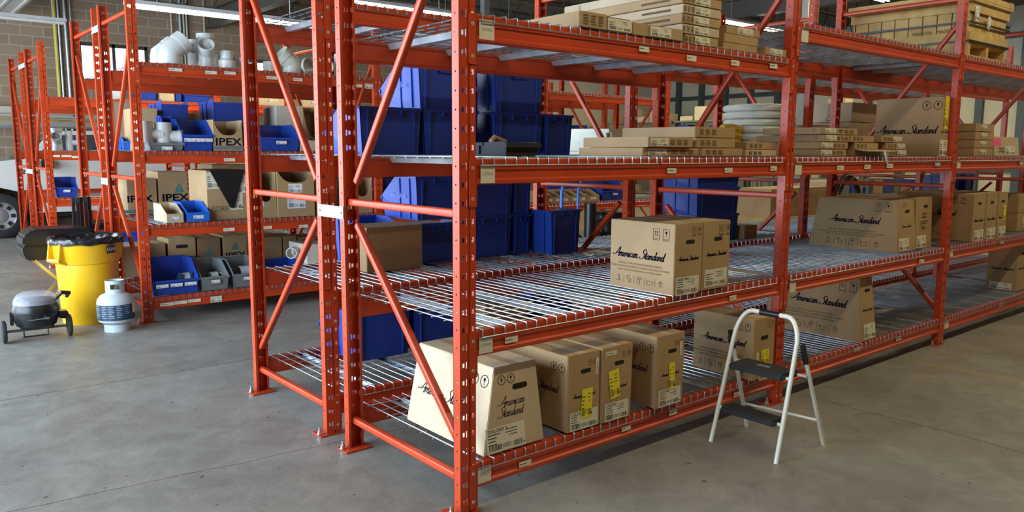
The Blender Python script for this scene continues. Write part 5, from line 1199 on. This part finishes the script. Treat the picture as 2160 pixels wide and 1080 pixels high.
mb = MB(); mb.lathe([(.02, .345), (.02, .39), (.012, .395), (.012, .42), (.026, .42), (.026, .435), (0, .435)], n=12); mb.tube([(0, 0, .39), (.045*math.cos(vt_), .045*math.sin(vt_), .39)], .012, 8); link('valve', mb.mesh('valve', mat('brass', (.6, .45, .2), .35, .9, .1)), t)
curved_patch(.1562, vt_-1.35, vt_+1.25, .115, .25, NAVY, 'printed_label', t, n=24)['label'] = 'dark navy wrap label'
curved_patch(.1568, vt_+.95, vt_+1.28, .165, .258, WPAPER, 'paper_sticker', t)
for k in range(5):
    for j in range(7): curved_patch(.1567, vt_-1.25+.42*k, vt_-1.25+.42*k+(.3 if (k+j) % 3 else .2), .235-.016*j, .240-.016*j, mat('pale_print', (.35, .42, .46), .6, 0, 0), 'label_print', t, n=3) if (k*7+j) < 33 else None
# small wheeled grill with clear cover
t = thing('portable_grill', 'small black round grill on a wheeled axle with a clear dome cover', 'grill', (-.862, 4.93, 0), -.05)
mb = MB(); mb.lathe([(0, .10), (.10, .10), (.15, .13), (.168, .19), (.172, .235), (.178, .24), (.178, .25), (0, .25)], n=36); link('firebowl', mb.mesh('firebowl', BLACK, smooth=True), t)
mb = MB(); mb.lathe([(.178, .252), (.176, .275), (.16, .32), (.14, .345), (.0, .35)], n=36); link('lid', mb.mesh('lid', BLACK, smooth=True), t)
mb = MB(); mb.lathe([(.166, .312), (.160, .35), (.135, .39), (.09, .412), (0, .418)], n=36); o = link('dome_cover', mb.mesh('dome_cover', CLEAR, smooth=True), t); o['label'] = 'clear plastic dome cover'
mb = MB(); mb.tube([(-.07, -.172, .20), (-.07, -.20, .205), (.07, -.20, .205), (.07, -.172, .20)], .007, 8); link('front_handle', mb.mesh('front_handle', STEEL, smooth=True), t)
mb = MB(); mb.tube([(.14, -.03, .33), (.19, -.05, .39), (.25, -.02, .375), (.24, .03, .34)], .016, 8); link('lid_handle', mb.mesh('lid_handle', BLACK, smooth=True), t)
mb = MB(); mb.hexa([(.16, -.06, .17), (.25, -.05, .15), (.25, .05, .15), (.16, .06, .17)], [(.16, -.06, .23), (.23, -.05, .225), (.23, .05, .225), (.16, .06, .23)]); mb.box(-.19, -.03, .14, -.165, .03, .25); link('side_bracket', mb.mesh('side_bracket', BLACK, bevel=.006), t)
mb = MB(); mb.tube([(-.235, -.03, .095), (.235, -.03, .095)], .011, 8); mb.tube([(-.12, -.03, .10), (-.12, .12, .14)], .009, 6); mb.tube([(.12, -.03, .10), (.12, .12, .14)], .009, 6); mb.tube([(-.10, .12, .005), (.10, .12, .005)], .006, 6); mb.tube([(-.09, .12, .005), (-.09, .12, .13)], .008, 6); mb.tube([(.09, .12, .005), (.09, .12, .13)], .008, 6); link('axle_frame', mb.mesh('axle_frame', mat('dark_steel', (.14, .15, .16), .4, .7, .1)), t)
for sx in (-1, 1):
    mb = MB(); mb.lathe([(0, -.018), (.04, -.02), (.075, -.018), (.092, -.012), (.095, 0), (.092, .012), (.075, .018), (.04, .02), (0, .018)], -.03, .0955, 24, axis='x', z0=sx*.238); link('wheel', mb.mesh('wheel', RUBBER, smooth=True), t)
# larger folding cart grill
t = thing('cart_grill', 'larger black lidded grill on folding silver legs behind the yellow bin', 'grill', (-.46, 6.12, 0), 0)
mb = MB(); s = [(-.33, .62), (-.30, .55), (.30, .55), (.33, .62), (.33, .685), (-.33, .685)]; mb.prism(s, 'y', -.20, .20); link('firebox', mb.mesh('firebox', BLACK, bevel=.012), t)
mb = MB(); s = [(-.335, .69), (.335, .69), (.33, .75), (.26, .835), (-.24, .845), (-.32, .78)]; mb.prism(s, 'y', -.21, .21); link('lid', mb.mesh('lid', BLACK, bevel=.02, smooth=True), t)
mb = MB(); mb.tube([(-.12, -.215, .76), (-.12, -.25, .77), (.14, -.25, .77), (.14, -.215, .76)], .009, 8); link('lid_handle', mb.mesh('lid_handle', STEEL, smooth=True), t)
mb = MB(); mb.prism([(-.07, .52), (-.02, .52), (-.02, .62), (-.1, .68)], 'y', -.26, -.20); link('bracket', mb.mesh('bracket', BLACK), t)
for yy in (-.17, .17):
    for a, b in (((-.24, .55), (.22, .04)), ((.24, .55), (-.22, .04))):
        mb = MB(); mb.tube([(a[0], yy+(.012 if a[0] > 0 else -.012), a[1]), (b[0], yy+(.012 if a[0] > 0 else -.012), b[1])], .017, 4, twist=PI/4); link('leg', mb.mesh('leg', STEEL), t)
for xx in (-.22, .22):
    mb = MB(); mb.tube([(xx, -.19, .02), (xx, .19, .02)], .0195, 8); link('foot_bar', mb.mesh('foot_bar', STEEL), t)
# bundle of black folded canopy legs
t = thing('folded_canopy', 'upright bundle of black folded canopy legs behind the black grill', 'folded canopy', (-.14, 6.62, 0), 0)
for k in range(5):
    mb = MB(); xx = -.075+.0375*k; mb.box(xx-.0155, -.0155-.02*(k % 2), .02, xx+.0155, .0155-.02*(k % 2), 1.09); link('leg', mb.mesh('leg', BLACK, bevel=.003), t)
    mb = MB(); mb.box(xx-.018, -.018-.02*(k % 2), 1.05, xx+.018, .018-.02*(k % 2), 1.10); link('corner_cap', mb.mesh('corner_cap', RUBBER), t)
    mb = MB(); mb.box(xx-.018, -.02-.02*(k % 2), 0, xx+.018, .02-.02*(k % 2), .02); link('foot_pad', mb.mesh('foot_pad', RUBBER), t)

# ------------------------------------------------------------------ step stool
t = thing('step_stool', 'cream two step folding stool with black treads', 'step stool', (0, 0, 0), 0)
yl, yr = -.14, -.545
def U(yv, z): return (1.62+.272*z, yv, z)
pts = [U(yl, .0), U(yl+(-.012), .56)]+[(1.62+.272*(.58+.0+.17*math.sin(a)), yl-.012-.085*(1-math.cos(a)), .575+.16*math.sin(a)) for a in [PI/2*i/6 for i in range(1, 7)]]
pts2 = [U(yr, .0), U(yr+.012, .56)]+[(1.62+.272*(.58+.17*math.sin(a)), yr+.012+.085*(1-math.cos(a)), .575+.16*math.sin(a)) for a in [PI/2*i/6 for i in range(1, 7)]]
mb = MB(); mb.tube(pts+pts2[::-1], .0125, 10); link('front_frame', mb.mesh('front_frame', STOOLW, smooth=True), t)
a, b = Vector(pts[-1]), Vector(pts2[-1]); mb = MB(); mb.tube([a.lerp(b, .22), a.lerp(b, .78)], .0165, 10); link('grip', mb.mesh('grip', BLACK, smooth=True), t)
for yv, xf in ((yl+.018, 1.995), (yr-.018, 2.065)):
    top = (1.79, yv, .60); mb = MB(); mb.tube([top, (xf, yv, .0)], .0115, 8); link('rear_leg', mb.mesh('rear_leg', STOOLW, smooth=True), t)
    P = Vector(top); Q = Vector((xf, yv, 0)); mb = MB(); mb.tube([P+(P-Q).normalized()*.006, P.lerp(Q, .16)], .0155, 8); link('hinge_cover', mb.mesh('hinge_cover', BLACK, smooth=True), t)
for x0_, x1_, z_, nm in ((1.695, 1.865, .45, 'upper'), (1.635, 1.745, .215, 'lower')):
    mb = MB(); mb.box(x0_, yr+.035, z_-.035, x1_, yl-.04, z_); o = link('tread', mb.mesh('tread', RUBBER, bevel=.008), t)
    mb = MB(); mb.tube([(x0_+.04, yr, z_-.022), (x0_+.04, yl, z_-.022)], .009, 8); link('tread_rod', mb.mesh('tread_rod', STOOLW, smooth=True), t)
    if nm == 'upper':
        mb = MB(); mb.box(1.77, -.385, z_, 1.80, -.305, z_+.003); link('tread_badge', mb.mesh('badge', GREY, bevel=.001), t)
        mb = MB(); mb.tube([(x1_-.02, yr-.018, z_-.022), (x1_-.02, yl+.018, z_-.022)], .008, 8); link('tread_rod', mb.mesh('tread_rod', STOOLW, smooth=True), t)
mb = MB(); mb.tube([(1.952, yl+.018, .148), (2.018, yr-.018, .148)], .008, 8); link('rear_bar', mb.mesh('rear_bar', STOOLW, smooth=True), t)
mb = MB(); mb.tube([(1.66, yl+.01, .165), (1.79, yl+.015, .43)], .003, 6); link('link_rod', mb.mesh('link_rod', STEEL), t)

# ------------------------------------------------------------------ platform cart with hand truck, black tube and drum (between the rows)
def cart():
    t = thing('platform_cart', 'tan topped platform cart standing in the aisle behind the totes', 'cart', (4.35, 3.45, 0), 0)
    mb = MB(); mb.box(0, 0, .42, 1.9, .95, .46); link('platform', mb.mesh('platform', KRAFT2, bevel=.004), t)
    mb = MB(); mb.box(-.01, -.012, .37, 1.91, .012, .455); mb.box(-.01, .938, .37, 1.91, .962, .455); mb.box(-.01, .012, .37, .02, .938, .418); mb.box(1.88, .012, .37, 1.91, .938, .418); link('frame', mb.mesh('frame', SHELFG), t)
    for x in (.15, 1.75):
        for y in (.12, .83):
            mb = MB(); mb.box(x-.02, y-.03, .15, x+.02, y+.03, .418); mb.lathe([(0, -.025), (.10, -.025), (.11, 0), (.10, .025), (0, .025)], x, .11, 20, axis='y', z0=y); link('caster', mb.mesh('caster', RUBBER), t)
cart()
zc_ = .46
x = X_at(1219, 3.75, 450)
t = thing('hand_truck', 'bright blue hand truck handle standing on the tan cart', 'hand truck', (x, 3.75, zc_), PI/2)
for yy in (0, .26):
    mb = MB(); mb.tube([(.0, yy, .10), (0, yy, .70), (-.03, yy, .78), (-.07, yy, .85)], .016, 8); link('rail', mb.mesh('rail', mat('bright_blue_tube', (.03, .16, .62), .35, .2, .05), smooth=True), t)
mb = MB(); mb.tube([(-.07, 0, .85), (-.07, .26, .85)], .016, 8); link('handle', mb.mesh('handle', MATS['bright_blue_tube'], smooth=True), t)
for yy in (-.04, .30):
    mb = MB(); pts = [(.04+.085*math.cos(a), yy, .10+.085*math.sin(a)) for a in [2*PI*i/20 for i in range(21)]]; mb.tube(pts, .015, 8, cap=False); mb.lathe([(0, -.012), (.05, -.012), (.05, .012), (0, .012)], .04, .10, 16, axis='y', z0=yy, mi=1); link('wheel', mb.mesh('wheel', [RUBBER, PVC], smooth=True), t)
mb = MB(); mb.box(-.01, -.01, 0, .20, .27, .006); mb.box(-.005, 0, 0, .003, .26, .12); link('toe_plate', mb.mesh('toe_plate', STEEL), t)
x0, x1 = X_at(1240, 3.9, 450), X_at(1258, 3.9, 450); mb = MB(); r = (x1-x0)/2; mb.lathe([(0, 0), (r*1.5, 0), (r*1.5, .05), (r, .06), (r, .53), (r*.85, .53), (r*.85, .1), (0, .1)], n=24)
o = link('black_cylinder', mb.mesh('black_cylinder', BLACK, smooth=True), None, ((x0+x1)/2+.02, 3.95, zc_)); tag(o, 'tall black cylinder beside the blue hand truck', 'cylinder')
mb = MB(); mb.lathe([(0, 0), (.2, 0), (.205, .01), (.2, .03), (.2, .15), (.206, .16), (.2, .17), (.2, .31), (.206, .32), (.2, .33), (.2, .40), (.206, .41), (.0, .41)], n=28)
o = link('black_drum', mb.mesh('black_drum', BLACK, smooth=True), None, (X_at(1290, 4.0, 480), 4.05, zc_)); tag(o, 'short black drum right of the tall black cylinder', 'drum')

# ------------------------------------------------------------------ benches and grey shelving in the background
def bench(label, x, y, l, d, h, z2_=.2):
    t = thing('work_bench', label, 'bench', (x, y, 0), 0)
    mb = MB(); mb.box(0, 0, h-.04, l, d, h); link('bench_top', mb.mesh('bench_top', WOOD, bevel=.003), t)
    for px in (.03, l-.07):
        for py in (.03, d-.07):
            mb = MB(); mb.box(px, py, 0, px+.04, py+.04, h-.04); link('leg', mb.mesh('leg', PVC), t)
    mb = MB(); mb.box(.07, .03, z2_, l-.07, d-.03, z2_+.03); link('lower_shelf', mb.mesh('lower_shelf', SHELFG), t)
bench('work bench behind the second post carrying a long brown box', 8.0, 3.55, 2.3, .8, .66)
carton('long brown box on the bench seen beside the second post', 8.1, 9.75, 3.62, 4.25, .66, .42, (.05, .05, .02, .02), KRAFT, [], None)
carton('pale flat carton on the bench right of the long brown box', 9.8, 10.25, 3.7, 4.2, .66, .50, (0, 0, 0, 0), KRAFT2, [], None)
for k in range(2):
    bin_('low blue bin under the bench, %s one' % ['left', 'right'][k], 8.25+.9*k, 3.65, .232, .6, .5, .25, cut=.6, m=BLUE)
def shelving(label, x, y, l, d, zs, h, along='x'):
    t = thing('steel_shelving', label, 'shelving', (x, y, 0), 0 if along == 'x' else PI/2, 'grey steel shelving units')
    for px in (0, l-.04):
        for py in (0, d-.04):
            mb = MB(); mb.box(px, py, 0, px+.04, py+.003, h); mb.box(px, py, 0, px+.003, py+.04, h); link('upright', mb.mesh('upright', SHELFG), t)
    for z in zs:
        mb = MB(); mb.box(.003, .003, z-.004, l-.003, d-.003, z); mb.box(.003, .0035, z-.05, l-.003, .006, z-.004); mb.box(.003, d-.006, z-.05, l-.003, d-.003, z-.004); link('shelf', mb.mesh('shelf', SHELFG), t)
    return t
SH = [('along the cream wall, nearest to the block wall', 17.9, 13.0), ('along the cream wall, middle of three', 17.9, 10.2), ('along the cream wall, nearest the front', 17.9, 7.4)]
rn = random.Random(12)
cols = [(KRAFT, 'brown'), (KRAFT2, 'tan'), (WHITEBOX, 'white'), (mat('yellow_card', (.75, .55, .05), .6, 0, .05), 'yellow'), (BLUE, 'blue'), (GREY, 'grey')]
ZS = [.35, .95, 1.55, 2.1, 2.55]; ZNAME = ['bottom', 'second', 'middle', 'fourth', 'top']
for k, (nm, x, y) in enumerate(SH):
    shelving('grey steel shelving '+nm, x, y, 2.7, .5, ZS, 2.6, 'y')
    for zi, z in enumerate(ZS):
        yy = y+.08; j = 0
        while yy < y+2.4:
            wd = rn.uniform(.25, .5); hh2 = rn.uniform(.15, .38) if zi < 4 else rn.uniform(.12, .45); ci = rn.choice([0, 0, 1, 1, 2, 3, 4, 5] if zi < 4 else [0, 1, 2, 3, 1])
            if rn.random() < .85:
                carton('%s box, %s from the front, %s shelf, unit %s' % (cols[ci][1], ['first', 'second', 'third', 'fourth', 'fifth', 'sixth', 'seventh', 'eighth'][min(j, 7)], ZNAME[zi], ['by the block wall', 'in the middle', 'nearest the front'][k]), x-.46, x-.08, yy, min(yy+wd, y+2.62), z+.001, min(hh2, .42), (0, 0, 0, 0), cols[ci][0], [], 'boxes on the grey shelving', 'stored_box', 'box', False)
                j += 1
            yy += wd+rn.uniform(.03, .2)
t_ = None
def filled(label, x, y, l, zs, seed, who):
    shelving(label, x, y, l, .5, zs, zs[-1]+.05, 'x'); rn2 = random.Random(seed)
    for zi, z in enumerate(zs):
        xx = x+.08; j = 0
        while xx < x+l-.3:
            wd = rn2.uniform(.2, .4); ci = rn2.choice([0, 0, 1, 2, 4, 5, 4]); j += 1
            carton('%s box, %s on the %s shelf of %s' % (cols[ci][1], ['first', 'second', 'third', 'fourth', 'fifth', 'sixth', 'seventh', 'eighth', 'ninth', 'tenth'][min(j-1, 9)], ZNAME[zi], who), xx, xx+wd, y+.06, y+.42, z+.001, rn2.uniform(.12, .3), (0, 0, 0, 0), cols[ci][0], [], 'boxes on the low grey shelving', 'stored_box', 'box', False)
            xx += wd+rn2.uniform(.02, .08)
filled('grey steel shelving across the rear aisle, behind the coiled hose', 10.6, 4.7, 2.4, [.3, .8, 1.3, 1.8], 3, 'the rear aisle unit')
filled('grey steel shelving across the rear aisle, behind the row of toilet boxes', 13.2, 4.7, 2.6, [.3, .8, 1.3, 1.8], 5, 'the second rear aisle unit')
filled('grey steel shelving against the block wall at the far end', 14.2, 15.6, 3.0, [.4, 1.0, 1.6, 2.2], 8, 'the block wall unit')

# ------------------------------------------------------------------ pickup truck at far left
t = thing('pickup_truck', 'white work truck with a ladder rack parked behind the far left rack', 'truck', (-.03, 14.0, 0), 0)
mb = MB()
prof = [(-.95, .55), (-.55, .50), (-.50, .62), (-.36, .82), (0, .92), (.36, .82), (.50, .62), (.52, .42), (3.1, .42), (3.14, .62), (3.28, .82), (3.6, .92), (3.96, .82), (4.1, .62), (4.12, .45), (4.9, .50), (4.95, 1.35), (1.95, 1.38), (1.9, 1.40), (.35, 1.42), (-.75, 1.28), (-.98, 1.1)]
mb.prism(prof, 'y', 0, 1.9); link('body', mb.mesh('body', TRUCKW, bevel=.02), t)
mb = MB(); cab = [(.42, 1.38), (.92, 1.93), (1.75, 1.96), (1.92, 1.4)]; mb.prism(cab, 'y', .10, 1.8); link('cab', mb.mesh('cab', TRUCKW, bevel=.02), t)
mb = MB(); mb.prism([(.62, 1.44), (.98, 1.86), (1.68, 1.88), (1.8, 1.44)], 'y', .085, .10); link('side_window', mb.mesh('side_window', GLASS), t)
mb = MB(); mb.hexa([(.40, .2, 1.43), (.42, .2, 1.42), (.42, 1.7, 1.42), (.40, 1.7, 1.43)], [(.86, .25, 1.90), (.88, .25, 1.89), (.88, 1.65, 1.89), (.86, 1.65, 1.90)]); link('windscreen', mb.mesh('windscreen', GLASS), t)
for xx in (0, 3.6):
    for yy in (.0, 1.68):
        mb = MB(); mb.lathe([(.26, -.01), (.36, .0), (.40, .03), (.405, .11), (.40, .19), (.36, .22), (.26, .22)], xx, .405, 36, axis='y', z0=yy); wv = link('wheel', mb.mesh('wheel', RUBBER, smooth=True), t)
        mb = MB(); mb.lathe([(.26, .005), (.25, .0), (.235, .03), (.12, .045), (.11, .0), (.05, -.015), (0, -.015)], xx, .405, 36, axis='y', z0=yy)
        link('rim', mb.mesh('rim', mat('alloy_wheel', (.5, .51, .53), .35, .8, .08), smooth=True), wv)
        for k in range(8):
            a = 2*PI*k/8; hm = MB(); c_, s_ = math.cos(a), math.sin(a)
            hm.hexa([(xx+c_*r_-s_*w2, yy+.004, .405+s_*r_+c_*w2) for r_, w2 in ((.16, -.03), (.22, -.035), (.22, .035), (.16, .03))], [(xx+c_*r_-s_*w2, yy+.03, .405+s_*r_+c_*w2) for r_, w2 in ((.16, -.03), (.22, -.035), (.22, .035), (.16, .03))])
            link('rim_opening', hm.mesh('rim_opening', HOLE), wv)
mb = MB(); mb.box(.66, -.24, 1.24, .86, -.02, 1.42); mb.box(.72, -.03, 1.3, .80, .02, 1.36); link('mirror', mb.mesh('mirror', BLACK, bevel=.03), t)
mb = MB(); mb.box(.52, .02, .36, 3.1, .10, .44); mb.box(-.9, .3, .30, 4.8, 1.6, .44); link('chassis', mb.mesh('chassis', BLACK), t)
mb = MB()
for yy in (.1, 1.8): mb.box(-.6, yy-.03, 2.02, 4.9, yy+.03, 2.10); mb.box(-.6, yy-.02, 2.22, 4.9, yy+.02, 2.25)
for xx in (-.5, .5, 1.3, 2.1, 3.2, 4.3): mb.box(xx-.02, .1, 2.06, xx+.02, 1.8, 2.1); mb.box(xx-.015, .08, 2.1, xx+.015, .12, 2.24)
for xx in (2.05, 4.7):
    for yy in (.1, 1.8): mb.box(xx-.03, yy-.03, 1.36, xx+.03, yy+.03, 2.03)
link('ladder_rack', mb.mesh('ladder_rack', mat('rack_grey', (.30, .31, .31), .45, .4, .08)), t)
for s, x_, z_, sz, m_ in (('22', .38, 1.19, .10, INK), ('N', 1.16, 1.0, .22, mat('dark_red_letter', (.28, .02, .03), .5, 0, 0)), ('x', 1.36, .98, .12, INK)):
    link('lettering', text_mesh(s, sz, m_, .004), t, (x_, -.004, z_), (PI/2, 0, 0))
for xx in (.5, 1.95):
    mb = MB(); mb.box(xx, -.002, .5, xx+.008, .002, 1.38); link('door_seam', mb.mesh('door_seam', HOLE), t)
# white board with timber rail on the wall behind the truck
mb = MB(); mb.box(-.5, 16.08, 2.21, 2.9, 16.16, 2.45); o = link('panel_board', mb.mesh('panel_board', WHITEBOX)); tag(o, 'long white panel on the block wall above the truck', 'panel')
mb = MB(); mb.box(-.5, 16.05, 2.11, 2.9, 16.16, 2.205); o = link('timber_rail', mb.mesh('timber_rail', WOOD)); tag(o, 'timber rail under the white panel on the block wall', 'rail')
